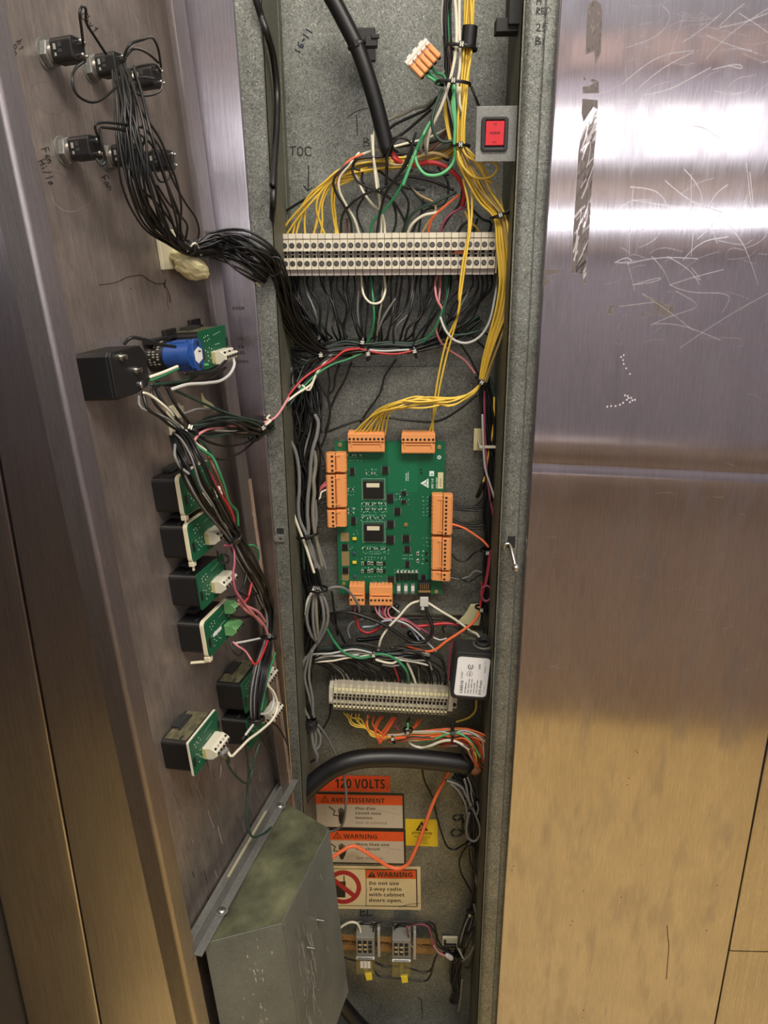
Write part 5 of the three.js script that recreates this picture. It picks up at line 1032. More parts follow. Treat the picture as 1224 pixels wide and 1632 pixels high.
// --- white on black fan above the upper strip
const TOPZ = '-98', TOPY = 392;
{
  const h = H('yellow_fan', 'yellow wires fanning down to the left half of the upper terminal strip');
  const L = (s, c = 'y') => h.w(c, 1.2, 'C', s, TOPZ);
  L('115,396 160,330,-90 245,240,-80 320,168,-78 385,112,-80 470,82,-85 600,80,-95 760,70,-100'); L('142,396 185,332,-90 245,262,-82 325,175,-80 400,118,-82 520,92,-90 650,88,-100'); L('168,396 190,315,-92 235,235,-82 300,178,-76 360,128,-76 460,100,-84 620,95,-98');
  L('182,396 200,330,-92 250,225,-84 330,165,-80 420,140,-84 560,118,-95'); L('220,396 218,330,-92 232,255,-84 285,205,-80 345,160,-80 450,130,-88'); L('252,396 268,345,-92 285,255,-84 318,185,-80 380,150,-82'); L('302,396 282,345,-92 265,285,-84 280,225,-80 330,172,-80 440,150,-90');
  L('284,396 290,340,-92 292,260,-86 330,190,-84 420,165,-90'); L('350,396 336,330,-92 328,255,-84 336,195,-80 380,150,-82 470,120,-90'); L('343,396 345,330,-92 338,260,-86 350,200,-84 400,175,-90'); L('255,396 262,360,-94 275,300,-88 290,240,-84');
  L('690,396 715,350,-92 750,290,-86 745,265,-88 690,235,-95 640,195,-98', 't'); L('935,396 915,360,-90 890,340,-88 870,300,-90'); L('355,396 340,300,-93 332,230,-88 345,180,-86 440,160,-90', 'y');
  h.bundle(['y', 't', 'y', 'n'], 9, 1.2, 'C', '345,165,-88,6 420,130,-92,7 520,108,-98,8 620,92,-102,8 720,75,-102,7 800,50,-92,6 850,10,-75,4');
  h.w('t', 2.0, 'C', '530,45,-80 560,100,-78 610,108,-78 680,78,-82 740,62,-86 800,78,-90').w('w', 1.4, 'C', '440,70,-84 500,50,-86 560,40,-88 640,20,-92 720,0,-92 800,-40,-86');
}
{
  const h = H('mixed_fan', 'tangle of white, green, red and black wires entering the upper terminal strip from above');
  const L = (c, r, s, z = TOPZ) => h.w(c, r, 'C', s, z);
  L('w', 1.5, '505,-45,-76 496,10,-72 499,90,-70 515,180,-76 526,285,-88 530,330,-94 528,398,-99'); L('w', 1.5, '524,290,-88 540,335,-94 545,398,-99'); L('w', 1.5, '438,62,-78 400,108,-74 360,160,-74 358,210,-76 385,270,-82 420,330,-90 442,398,-99'); L('O', 1.4, '450,66,-76 400,92,-74 365,135,-74 352,180,-76 358,215,-78');
  L('k', 1.4, '400,100,-74 355,140,-70 335,175,-70 345,220,-72 380,280,-78 405,340,-90 410,398,-99'); L('k', 1.4, '655,130,-74 560,192,-72 470,225,-74 400,275,-80 370,320,-88 365,398,-99');
  L('w', 1.4, '425,85,-84 420,125,-86 440,185,-88 460,225,-86 492,268,-90 520,290,-94'); L('w', 1.6, '800,270,-88 760,300,-86 700,315,-86 655,350,-90 632,398,-99'); L('g', 1.6, '700,-10,-58 650,100,-62 605,205,-68 545,290,-80 495,340,-90 484,398,-99');
  L('d', 1.7, '830,222,-86 750,260,-84 680,290,-86 640,330,-90 622,398,-99'); L('o', 1.4, '845,232,-86 775,288,-84 735,330,-88 718,398,-99'); L('r', 2.6, '560,45,-78 585,85,-76 610,100,-78'); L('r', 2.8, '665,112,-84 700,102,-82 750,102,-80 800,122,-80 845,165,-82 868,215,-86 860,270,-94');
  L('v', 1.5, '870,280,-94 810,310,-90 780,350,-92 770,398,-99'); L('b', 1.3, '390,330,-92 391,360,-96 392,398,-99'); L('k', 1.5, '440,130,-72 415,120,-70 425,90,-68 460,80,-68 530,75,-72 640,60,-80'); L('k', 1.5, '425,85,-70 412,130,-70 435,178,-70 500,210,-74 570,250,-80 605,300,-86 625,340,-94');
  L('k', 1.3, '552,185,-70 550,110,-66 565,40,-64 600,0,-62 640,10,-64 655,40,-66 630,110,-68 585,165,-72'); L('k', 1.5, '670,-20,-56 640,70,-58 600,150,-62 555,210,-68 530,280,-78 510,398,-99'); L('k', 1.4, '610,205,-84 640,260,-86 628,340,-92 612,398,-99'); L('k', 1.4, '520,205,-84 575,260,-86 590,330,-90 575,398,-99');
  L('k', 1.3, '640,190,-88 690,250,-88 750,290,-92'); L('k', 1.4, '760,120,-98 800,180,-98 790,260,-96 700,300,-96 650,398,-99'); L('k', 1.4, '860,180,-98 850,260,-96 800,330,-94 762,398,-99'); L('k', 1.5, '900,330,-94 860,355,-95 838,398,-99'); L('k', 1.5, '880,270,-98 940,330,-96 975,345,-96 965,398,-99'); L('k', 1.4, '920,330,-94 910,360,-96 900,398,-99'); L('s', 1.3, '850,330,-96 845,360,-97 812,398,-99'); L('k', 1.4, '700,250,-100 690,320,-98 680,398,-99'); L('k', 1.2, '460,120,-92 450,170,-90 470,210,-92 430,300,-95 462,398,-99');
  L('k', 1.5, '570,40,-96 700,130,-102 800,150,-102'); L('k', 1.8, '600,150,-100 720,170,-104 820,210,-104'); L('k', 1.5, '560,30,-90 680,30,-96 800,90,-98'); L('k', 1.5, '500,120,-100 620,200,-104 700,210,-104'); L('n', 1.5, '700,0,-84 690,60,-86 720,60,-92 780,20,-86');
  h.w('n', 1.6, 'N', '-215,985,-92 -150,935,-90 -80,900,-90 0,872,-88 150,800,-84 280,770,-82 350,712,-78').w('k', 1.6, 'N', '-190,1075,-94 -80,985,-92 20,935,-90 150,875,-86 300,800,-82 400,680,-76').w('k', 1.5, 'N', '-180,1140,-96 -60,1130,-94 60,1050,-92 200,930,-88 330,820,-84').w('k', 1.7, 'N', '-60,1230,-96 200,1200,-92 420,1150,-88 540,1000,-86').w('b', 1.6, 'N', '150,1330,-92 300,1280,-90 430,1180,-88 520,1050,-84');
  h.w('k', 1.5, 'C', '10,410,-106 90,332,-104 160,285,-100 235,240,-94 300,200,-90');
}
// --- the trunk at the top right
{
  const h = H('wire_trunk', 'thick vertical trunk of yellow, white, green and black wires at the top of the cabinet');
  h.bundle(['y'], 8, 1.25, 'B', '908,-30,-62,6 902,100,-62,6 893,200,-62,6 882,330,-60,5 872,450,-60,6 866,575,-62,5');
  h.w('w', 1.7, 'B', '842,-30,-56 850,80,-56 848,200,-54 818,340,-54 790,420,-58 745,520,-66 732,600,-74').w('w', 1.6, 'B', '862,-30,-56 862,100,-56 864,260,-56 855,330,-56 860,430,-62').w('G', 1.7, 'B', '838,340,-56 842,400,-54 846,470,-54 842,560,-54').w('G', 1.7, 'N', '590,520,-56 598,600,-54 575,750,-54 600,950,-54 600,1180,-56 605,1290,-58 600,1360,-60 560,1450,-60 470,1530,-58 370,1560,-58 260,1540,-58 180,1440,-60 150,1330,-62');
  h.bundle(['k', 'k', 'g', 'k', 'b', 'k', 'W'], 8, 1.4, 'B', '822,-30,-66,7 818,80,-66,7 825,190,-66,6 830,330,-66,7 850,440,-70,9 862,575,-70,6');
  h.w('k', 1.4, 'B', '910,340,-66 925,380,-66 938,415,-70').w('k', 1.3, 'B', '812,-30,-60 806,60,-60 812,180,-60 820,230,-60 815,330,-60');
  h.bundle(['y', 't'], 5, 1.2, 'N', '545,560,-66,3 515,800,-68,4 540,1000,-70,4 570,1180,-68,3');
  h.w('d', 1.7, 'N', '460,590,-58 385,770,-56 345,940,-54 370,1080,-54 460,1175,-54 575,1170,-56').w('G', 1.7, 'N', '320,960,-66 240,1110,-62 155,1300,-60 95,1460,-60 20,1660,-62').w('n', 1.6, 'N', '325,1030,-66 265,1130,-66 268,1240,-68 290,1330,-72').w('W', 1.3, 'N', '620,600,-62 640,760,-62 660,860,-62').w('w', 1.4, 'N', '655,570,-56 660,760,-56 680,830,-58');
  h.w('G', 1.5, 'N', '270,420,-54 350,470,-54 415,520,-58').w('g', 1.5, 'N', '300,385,-55 370,450,-56 430,505,-58').w('g', 1.5, 'N', '345,335,-55 395,400,-58 470,420,-60 500,480,-60').w('n', 1.2, 'N', '500,250,-66 490,380,-64 450,410,-60');
  const sl = run('B', '904,102,-62 896,190,-62'); h.at(sl[0]); h.put('sleeve', new THREE.TubeGeometry(curve(sl), 4, 0.0074, 18, false), M.black);
  h.tie('X', '735,76,-60 733,90', 15).tie('X', '722,133,-58 721,145', 17).tie('X', '734,232,-60 733,244', 9);
}
{
  const h = H('yellow_harness', 'yellow wire bundle swinging down the right side to the board connector');
  h.bundle(['y', 'y', 'y', 't'], 12, 1.25, 'C', '848,25,-62,5 870,90,-60,8 910,160,-58,10 955,240,-58,10 1010,312,-58,7 1032,430,-56,9 1042,550,-56,9 D 1040,60,-58,9 1022,165,-62,9 990,275,-68,8 962,370,-76,7 942,452,-82,5', null, 0.35);
  h.w('y', 1.35, 'N', '635,1290,-54 660,1400,-52 720,1490,-50 800,1565,-48 900,1592,-48 1020,1565,-48 1080,1490,-48 1065,1425,-50 1000,1400,-54 930,1405,-60').w('y', 1.3, 'N', '690,1260,-54 740,1340,-50 860,1420,-50 960,1600,-52 1010,1640,-54').w('t', 1.1, 'C', '985,172,-56 1008,215,-56 1022,282,-56').w('y', 1.2, 'N', '740,1260,-54 830,1350,-52 950,1500,-54 1000,1640,-58');
  for (let k = 0; k < 9; k++) h.w('y', 1.2, 'D', `942,452,-82 ${905 + rr(-6, 6)},${498 + rr(-10, 10)},-80 ${815 + rr(-10, 10)},${536 + rr(-16, 18)},-${70 + rr(0, 10)} ${695 + rr(-14, 14)},${536 + rr(-24, 26)},-${66 + rr(0, 16)} ${600 + rr(-14, 14)},${532 + rr(-22, 36)},-${70 + rr(0, 12)} ${505 + k * 8},${572 + rr(-16, 16)},-84 ${408 + k * 17},672,-101`);
  h.tie('C', '1014,312,-58 1022,340', 11).tie('D', '940,455,-82 925,475', 9);
  h.w('k', 1.6, 'C', '1000,322,-50 1040,300,-48 1060,285,-48');
}
H('yellow_pair', 'two long yellow wires crossing the upper terminal strip to the second board connector').w('y', 1.2, 'C', '862,170,-66 880,250,-60 886,330,-58 882,400,-58 862,500,-58 845,660,-62 D 850,140,-66 820,260,-76 795,350,-84 768,470,-88 752,560,-92 722,672,-101').w('y', 1.2, 'C', '895,170,-66 898,260,-60 896,330,-58 876,470,-56 858,600,-60 840,720,-64 D 835,200,-72 795,290,-80 768,400,-86 745,540,-92 D 738,672,-101');
// --- below the upper strip
{
  const h = H('lower_fan', 'black wires dropping from the underside of the upper terminal strip into a tied bundle');
  for (let k = 0; k < 50; k++) {
    const x = 444 + 345 * ((k * 0.68 + 0.2) % 30) / 30, d = (585 - x) * 0.36 + rr(-14, 14), y1 = 548 + rr(-10, 10);
    h.w(k % 11 === 5 ? 's' : k % 13 === 7 ? 'd' : 'k', rr(1.05, 1.35), 'X', `${x},432,-104 ${x + rr(-4, 4)},${455 + rr(-4, 8)},-${94 + rr(0, 10)} ${x + d * 0.3 + rr(-10, 10)},${492 + rr(-12, 12)},-${84 + rr(0, 20)} ${x + d * 0.75 + rr(-6, 6)},${525 + rr(-6, 8)},-${92 + rr(0, 12)} ${x + d},${y1},-${98 + rr(0, 14)} ${x + d - rr(30, 60)},${y1 + rr(0, 10)},-${100 + rr(0, 12)}`);
  }
  const L = (c, r, s, z = '-96') => h.w(c, r, 'D', s, z);
  L('w', 1.4, '448,8,-104 450,60,-92 462,110,-86 490,136,-84 525,132,-86 545,90,-90 540,20,-104'); L('g', 1.4, '485,15,-104 495,110,-88 500,200,-86 488,260,-94 470,300,-100'); L('p', 1.4, '760,15,-104 748,60,-90 756,120,-84 778,165,-84 770,200,-84 752,235,-88 770,290,-94 800,322,-98 870,370,-104 910,420,-104'); L('p', 1.3, '770,15,-104 768,80,-92 762,140,-88');
  L('g', 1.3, '800,15,-104 795,110,-86 775,175,-82 740,250,-88 700,295,-98'); L('d', 1.3, '808,15,-104 800,100,-84 785,170,-80 788,220,-80 820,262,-80 870,262,-82 930,250,-86 965,265,-92'); L('W', 1.5, '1004,20,-100 992,110,-84 965,220,-78 925,276,-78 875,298,-78 825,285,-78 790,245,-78 770,195,-82');
  L('n', 1.3, '540,20,-104 532,120,-90 520,200,-90 512,265,-98'); L('k', 1.3, '850,300,-100 890,360,-104 925,430,-104'); L('s', 1.3, '585,120,-92 540,190,-92 515,250,-96'); L('k', 1.2, '590,365,-112 545,430,-112 525,500,-112 470,580,-112 445,620,-112'); L('k', 1.4, '915,512,-96 850,565,-98 760,615,-102 640,612,-106 540,600,-108 440,612,-108 360,640,-106 305,662,-106'); L('k', 1.3, '800,180,-96 880,250,-100 950,320,-104');
  h.bundle(['k', 'k', 'd'], 12, 1.25, 'D', '930,200,-104,8 840,262,-104,10 740,292,-102,8 660,318,-100,6 560,318,-100,7 460,318,-98,6 380,318,-96,8 285,345,-92,6');
  h.w('r', 1.3, 'D', '655,330,-94 590,342,-92 520,338,-92 440,322,-90 385,325,-86 340,360,-84 280,395,-80').w('W', 1.2, 'D', '470,325,-92 540,330,-94 640,325,-98');
  h.tie('X', '578,546,-96 595,548', 8).tie('X', '586,566,-94 604,566', 6).tie('X', '661,560,-96 676,556', 7);
}
{
  const h = H('door_link', 'tied bundle of black wires with red and white ones running from cabinet to door');
  h.bundle(['k', 'k', 'k', 'd'], 17, 1.15, 'D', '470,330,-94,5 380,335,-90,7 300,350,-86,6 245,400,-80,9 200,465,-70,5 130,555,-42,8 60,640,6,5 10,680,16,8 E 1040,800,20,10 975,795,d16,14 880,790,d20,15 800,795,d20,12 710,800,d14,6');
  h.w('r', 1.4, 'D', '440,320,-88 380,330,-82 330,368,-78 270,402,-74 215,440,-66 165,495,-55 140,530,-46 95,600,-14 60,635,10').w('p', 1.4, 'E', '1224,625,-6 1150,730,10 1060,760,22 980,765,d22 880,778,d22 800,790,d22 755,820,d20 740,850,d22').w('w', 1.5, 'D', '330,350,-90 300,375,-84 265,425,-72 245,465,-62 185,505,-52 130,550,-40 65,605,6 E 1130,745,16 1060,790,20 960,800,d20 850,790,d20').w('g', 1.3, 'D', '450,340,-92 390,365,-86 330,385,-80 260,430,-70 200,490,-56').w('d', 1.3, 'D', '200,490,-60 140,575,-40 110,630,-12 60,660,8 E 1090,775,18 1000,760,d16').w('w', 1.2, 'D', '210,470,-60 235,490,-54 262,430,-60');
  const L = (c, s) => h.w(c, 1.2, 'E', s, 'd18');
  L('k', '730,800,d16 800,845,d20 880,870,d22 960,868,d22 1040,835,18 1090,795,18'); L('k', '725,805,d16 790,895,d20 870,942,d22 960,915,d22 1040,855,18 1095,800,18'); L('s', '690,705,d14 760,682,d18 850,690,d20 950,720,d20 1085,762,18'); L('d', '640,588,d16 740,632,d20 850,682,d22 950,718,d22 1095,752,18'); L('k', '740,770,d16 800,730,d20 900,715,d22 1000,735,d20 1090,768,18'); L('k', '735,785,d16 830,770,d22 950,778,d22 1090,775,18');
  h.tie('E', '1103,772,14 1140,740', 7).tie('D', '200,468,-70 225,435', 7).tie('D', '478,342,-92 500,340', 6).tie('E', '712,800,d14 700,840', 8);
}
// --- harness down the door
{
  const h = H('door_harness', 'long black wire harness hanging down the open door past the button units');
  h.bundle(['k', 'k', 'k', 'k', 'k', 'k', 's'], 20, 1.1, 'H', '345,-40,d14,6 400,30,d24,11 445,140,d34,11 510,290,d36,12 580,420,d36,11 660,540,d34,9 745,668,d32,7 810,790,d34,9 880,910,d34,9 945,1030,d34,9 985,1140,d32,8 I 850,30,d30,8 852,130,d28,7 850,232,d28,6 830,330,d30,8 805,430,d32,9 785,560,d32,9 770,680,d30,7 772,765,d28,6', null, 0.4);
  const L = (c, s, r = 1.25, st = 'H') => h.w(c, r, st, s, 'd40');
  L('r', '500,60,d28 540,160,d40 600,270,d42 650,370,d42 715,470,d40 748,540,d38 758,610,d36', 1.5); L('b', '580,120,d32 615,195,d40 655,290,d42 690,385,d42 735,500,d38', 1.3); L('g', '430,-10,d22 530,70,d32 605,125,d38 650,220,d42 690,330,d42 722,440,d40 778,510,d36 785,600,d34'); L('w', '420,-60,d18 470,10,d24 560,80,d30', 1.1);
  L('s', '345,40,d22 345,120,d26 380,190,d28 440,240,d34'); L('v', '690,740,d26 745,748,d30 760,850,d34 750,950,d36 768,1060,d38 820,1140,d38 880,1210,d36 940,1280,d32'); L('p', '770,1060,d38 820,1135,d38 880,1205,d38 950,1290,d34'); L('p', '790,1150,d30 860,1172,d34 930,1210,d34 972,1270,d32', 1.5); L('r', '880,1000,d30 852,1105,d30 812,1150,d28'); L('g', '840,745,d30 890,740,d32 925,778,d32 930,830,d30'); L('g', '955,970,d36 1000,1060,d34 1028,1150,d32 1030,1311,d30'); L('k', '800,820,d28 842,905,d30 830,1000,d30 790,1080,d26 705,1105,d24');
  L('k', '690,800,d24 720,830,d26 705,862,d26 660,850,d22 640,780,d22', 1.1); L('k', '780,1060,d28 850,1095,d30 915,1075,d30', 1.1); L('s', '715,735,d26 770,800,d28 830,860,d30', 1.1);
  const K2 = (c, s, r = 1.2) => L(c, s, r, 'I');
  K2('p', '655,-10,d34 700,50,d36 760,90,d36 820,150,d34 842,205,d32', 1.5); K2('r', '842,250,d32 812,330,d36 782,388,d36 755,402,d36 738,380,d34'); K2('p', '742,385,d34 700,320,d30 650,285,d26 620,260,d22', 1); K2('W', '640,265,d24 720,250,d28 790,235,d30'); K2('k', '600,250,d24 620,320,d28 652,346,d30 680,312,d28 660,262,d24', 1); K2('k', '700,290,d26 760,260,d30 830,235,d32'); K2('k', '590,90,d26 680,100,d28 800,60,d30', 1.6);
  K2('w', '838,532,d34 890,600,d36 906,680,d36 880,752,d36 800,832,d34 720,892,d34 650,962,d34 602,1000,d34 572,950,d30', 1.4); K2('W', '858,560,d34 882,622,d34 870,690,d34 842,720,d34 800,725,d32'); K2('g', '892,330,d34 852,455,d38 832,540,d38 800,700,d34', 1.1); K2('d', '700,900,d20 710,1000,d14 720,1110,d10 712,1220,d6 705,1330,d6 712,1440,d8 738,1520,d10 800,1512,d10 870,1460,d6', 1.3); K2('d', '560,1000,d28 600,1080,d24 660,1150,d18 708,1172,d16 740,1110,d16 762,1000,d18 792,915,d20', 1.2); K2('d', '575,950,d30 590,1000,d28 592,1040,d26', 1.2);
  K2('k', '790,850,d26 832,930,d22 872,972,d18', 1.1); K2('k', '840,765,d28 900,800,d24 952,880,d16 972,925,d10', 1.1); K2('k', '830,780,d28 850,850,d26 835,880,d24', 1.1); K2('s', '560,1010,d26 545,985,d30 575,960,d32', 2.4); K2('W', '700,860,d26 760,780,d28', 1.3); K2('k', '745,750,d28 720,830,d24 680,890,d20', 1.2);
  h.tie('H', '750,672,d32 800,760', 9, null, false).tie('I', '850,225,d28 845,260', 8, null, false).tie('I', '770,762,d28 772,790', 8, null, false);
}
{
  const h = H('lock_wiring', 'short wires looping from the black block and blue lock body to the door harness');
  const L = (c, r, s) => h.w(c, r, 'E', s, 'd20');
  L('W', 1.5, '628,580,d22 700,558,d24 800,550,d26 880,535,d26 930,492,d26 946,445,d26 930,405,d24'); L('k', 1.5, '690,500,d22 780,500,d24 852,480,d24 905,430,d24'); L('k', 1.3, '650,575,d20 740,545,d20 840,520,d20 900,470,d22'); L('w', 1.4, '515,518,d12 580,495,d14 652,465,d16'); L('g', 1.3, '520,534,d12 590,505,d14 655,475,d16'); L('d', 1.4, '520,558,d12 620,548,d12 700,535,d12 752,500,d14'); L('k', 1.5, '640,362,d14 560,350,d16 480,325,d14 410,318,d10 382,345,d6'); L('G', 1.2, '760,456,d24 808,456,d24');
  L('k', 1.4, '475,600,d14 500,680,d18 560,722,d20 620,770,d20 695,812,d16'); L('k', 1.5, '540,575,d12 580,650,d16 640,722,d20 705,795,d16'); L('k', 1.4, '600,575,d12 650,670,d16 720,765,d16'); L('s', 1.2, '455,620,d10 462,672,d14 520,700,d18 600,732,d20 690,805,d16'); L('w', 1.2, '480,600,d16 510,610,d16 600,680,d20 680,780,d18'); L('k', 1.3, '560,560,d12 520,590,d14 530,640,d16 600,720,d18 690,800,d14'); L('k', 1.4, '545,545,d8 600,560,d10 690,545,d10 770,500,d10');
  L('d', 1.2, '700,800,d18 790,860,d22 840,930,d26 H 610,130,d34');
}
// --- big cables
{
  const h = H('black_conduit', 'thick black ribbed conduit coming down from the top into the cabinet', 'cable');
  h.line(run('B', '335,-60,-66 375,10,-66 420,95,-66 462,180,-66 505,300,-66 543,430,-68 578,575,-72'), 'k', 8, 'sheath', 18);
  h.w('t', 2.4, 'B', '572,560,-72 570,600,-74 590,640,-78').w('r', 2.6, 'B', '582,560,-72 605,605,-76 640,640,-80').w('w', 1.4, 'B', '520,530,-74 524,600,-72 540,734,-72').w('k', 1.6, 'B', '570,560,-72 580,640,-72 575,720,-76');
  h.tie('X', '569,72,-66 575,90', 8.6, null, false);
  const p = P(582, 72, -0.1); h.put('cable_mount', box(0.021, 0.03, 0.008, p.x, p.y, p.z, 0.001).rotateZ(0), M.black);
  const q = P(592, 68, -0.07); h.put('mount_clip', merge([box(0.012, 0.009, 0.012, q.x, q.y, q.z, 0.001), box(0.008, 0.004, 0.004, q.x + 0.004, q.y + 0.004, q.z + 0.006, 0.0008)]), M.black);
}
H('black_cable', 'thin round black cable hanging down the left inside edge', 'cable').line(run('B', '52,-60,8 72,10,6 88,60,0 108,120,x-132 136,220,x-131 150,350,x-131 150,480,x-130 142,600,x-130 134,734,x-130 C 95,140,x-131 90,260,x-131 86,420,-98'), 'k', 3.2, 'sheath', 12);
{
  const h = H('ribbed_tube', 'thick black flexible tube arching across the lower cabinet above the stickers', 'tube');
  h.line(run('K', '20,400,-45 60,315,-48 110,255,-52 190,185,-58 290,128,-62 400,100,-66 520,93,-70 650,97,-74 800,110,-78 960,130,-82'), 'k', 13, 'sheath', 22);
  const end = run('K', '955,130,-82 990,138,-84 1010,150,-85'); h.put('torn_end', tube(end, 0.0098, 14, 4), plastic([0.28, 0.12, 0.05], 0.8));
}
H('orange_cable', 'bright orange cable bent in a wave across the warning stickers', 'cable').line(run('K', '190,655,-90 230,638,-92 280,605,-96 330,576,-100 365,575,-102 410,600,-102 480,645,-104 545,685,-106 600,694,-106 645,672,-106 672,625,-106 705,550,-106 745,440,-106 795,310,-106 865,175,-104 880,130,-100'), 'O', 2.7, 'sheath', 12);
H('grey_lead', 'thin grey lead hanging in an arc over the French warning sticker', 'cable').line(run('K', '280,120,-66 298,190,-66 311,270,-68 310,350,-72 302,420,-80 285,465,-88 245,490,-96 195,500,-100'), 's', 1.7, 'sheath', 10);
H('thin_black_lead', 'thin black lead curving down past the small yellow sticker', 'cable').line(run('K', '722,150,-104 738,225,-106 775,300,-108 797,390,-110 828,500,-112 865,582,-112 900,592,-112 940,570,-110 985,545,-104'), 'k', 1.5, 'sheath', 9);
H('lower_black_cable', 'black cable end emerging behind the grey box at the bottom of the cabinet', 'cable').line(run('X', '520,1560,-100 545,1600,-96 580,1640,-90 640,1690,-80'), 'k', 11, 'sheath', 18);
{
  const h = H('network_cable', 'black network cable with a clear plug curling below the circuit board', 'cable');
  const p = P(676, 957, -0.103);
  h.line(run('J', '724,88,-103 730,120,-100 748,170,-96 762,215,-92 752,258,-90 712,288,-88 660,285,-88 590,240,-88 520,198,-88 440,165,-90 350,140,-92 260,150,-96 200,190,-102'), 'k', 2.2, 'sheath', 10);
  h.put('plug', merge([box(0.011, 0.014, 0.009, p.x, p.y, p.z, 0.001), box(0.008, 0.007, 0.007, p.x, p.y - 0.009, p.z, 0.001)]), plastic([0.62, 0.62, 0.58], 0.25));
}
H('white_lead', 'cream lead bending away from the board socket on both sides', 'cable').w('w', 1.7, 'J', '700,84,-106 655,100,-102 600,160,-96 545,218,-92 512,270,-90 497,335,-94').w('w', 1.7, 'J', '738,92,-106 800,132,-102 880,180,-98 950,232,-90 982,248,-84 992,268,-80');
H('orange_lead', 'orange-red lead sweeping from the right tie down over the lower bundle', 'cable').w('O', 1.9, 'J', '995,115,-84 990,145,-82 960,190,-80 900,236,-78 830,282,-78 780,320,-80 735,332,-84 680,318,-90 630,300,-98');
// --- left vertical cables
{
  const h = H('grey_cables', 'grey cables tied together down the left inside of the cabinet');
  const L = (c, r, s, z = '-60') => h.w(c, r, 'S', s, z);
  L('s', 2.3, '40,620,-58 75,650,-60 115,695,-62 150,770,-64 174,900,-66 178,1050,-66 170,1180,-66 182,1290,-66 222,1380,-66 255,1450,-66 285,1540,-66 305,1650,-66'); L('s', 2.4, '300,490,-70 322,540,-70 312,640,-68 283,740,-66 266,850,-66 260,960,-66 245,1100,-66 240,1250,-66 248,1350,-66 245,1450,-66 275,1560,-66 330,1660,-68'); L('n', 2.6, '292,770,-72 302,830,-72 298,910,-72 286,980,-70 292,1080,-70 282,1200,-70 288,1320,-70 305,1420,-70 325,1520,-70 350,1640,-72'); L('s', 2.1, '300,1150,-74 308,1280,-74 298,1390,-72 330,1500,-72 380,1660,-74');
  L('w', 1.8, '105,1160,-58 150,1290,-60 192,1400,-62 230,1500,-62 262,1600,-62 290,1690,-62'); L('d', 1.5, '180,1400,-64 205,1500,-66 215,1660,-68');
  const J2 = (c, r, s, z = '-62') => h.w(c, r, 'J', s, z);
  J2('s', 2.2, '185,20,-62 162,90,-60 150,170,-60 172,250,-62 200,285,-64'); J2('n', 2.2, '195,25,-58 195,120,-56 200,200,-56 208,280,-62'); J2('s', 2.2, '208,25,-60 245,100,-58 252,180,-58 230,240,-60 205,285,-62'); J2('s', 2.1, '202,25,-56 228,110,-54 232,190,-54 205,270,-60'); J2('w', 1.8, '182,30,-60 155,80,-60 145,150,-62'); J2('s', 2.0, '190,30,-60 180,120,-56 182,200,-56 195,275,-60');
  J2('s', 2.0, '205,285,-64 170,335,-66 130,385,-66 95,430,-64'); J2('s', 2.0, '195,290,-66 155,380,-66 140,460,-66 165,560,-66 185,650,-66'); J2('n', 2.0, '190,300,-68 130,400,-68 108,500,-68 125,580,-68 160,655,-68'); J2('s', 1.9, '175,330,-64 160,450,-64 178,560,-64 180,640,-64'); J2('s', 1.9, '90,480,-64 120,560,-64 150,640,-66');
  J2('s', 2.0, '172,690,-66 176,750,-64 185,800,-62 202,842,-62 198,872,-64'); J2('s', 1.8, '182,690,-68 195,760,-68 190,800,-66'); J2('s', 1.8, '188,690,-70 215,740,-70 212,790,-68 192,812,-66'); J2('s', 1.6, '205,690,-80 240,735,-84 275,800,-90 300,850,-94'); J2('s', 1.8, '235,45,-66 270,20,-66 325,20,-70 370,55,-78 402,110,-86 405,135,-90', '-70');
  h.tie('S', '235,1400,-66 250,1460', 14, null, false).tie('J', '203,26,-60 203,60', 12, null, false).tie('J', '170,680,-66 172,720', 8, null, false);
  const sl = run('J', '168,660,-66 172,705,-66'); h.put('sleeve', new THREE.TubeGeometry(curve(sl), 4, 0.0078, 18, false), M.blackMatte);
}
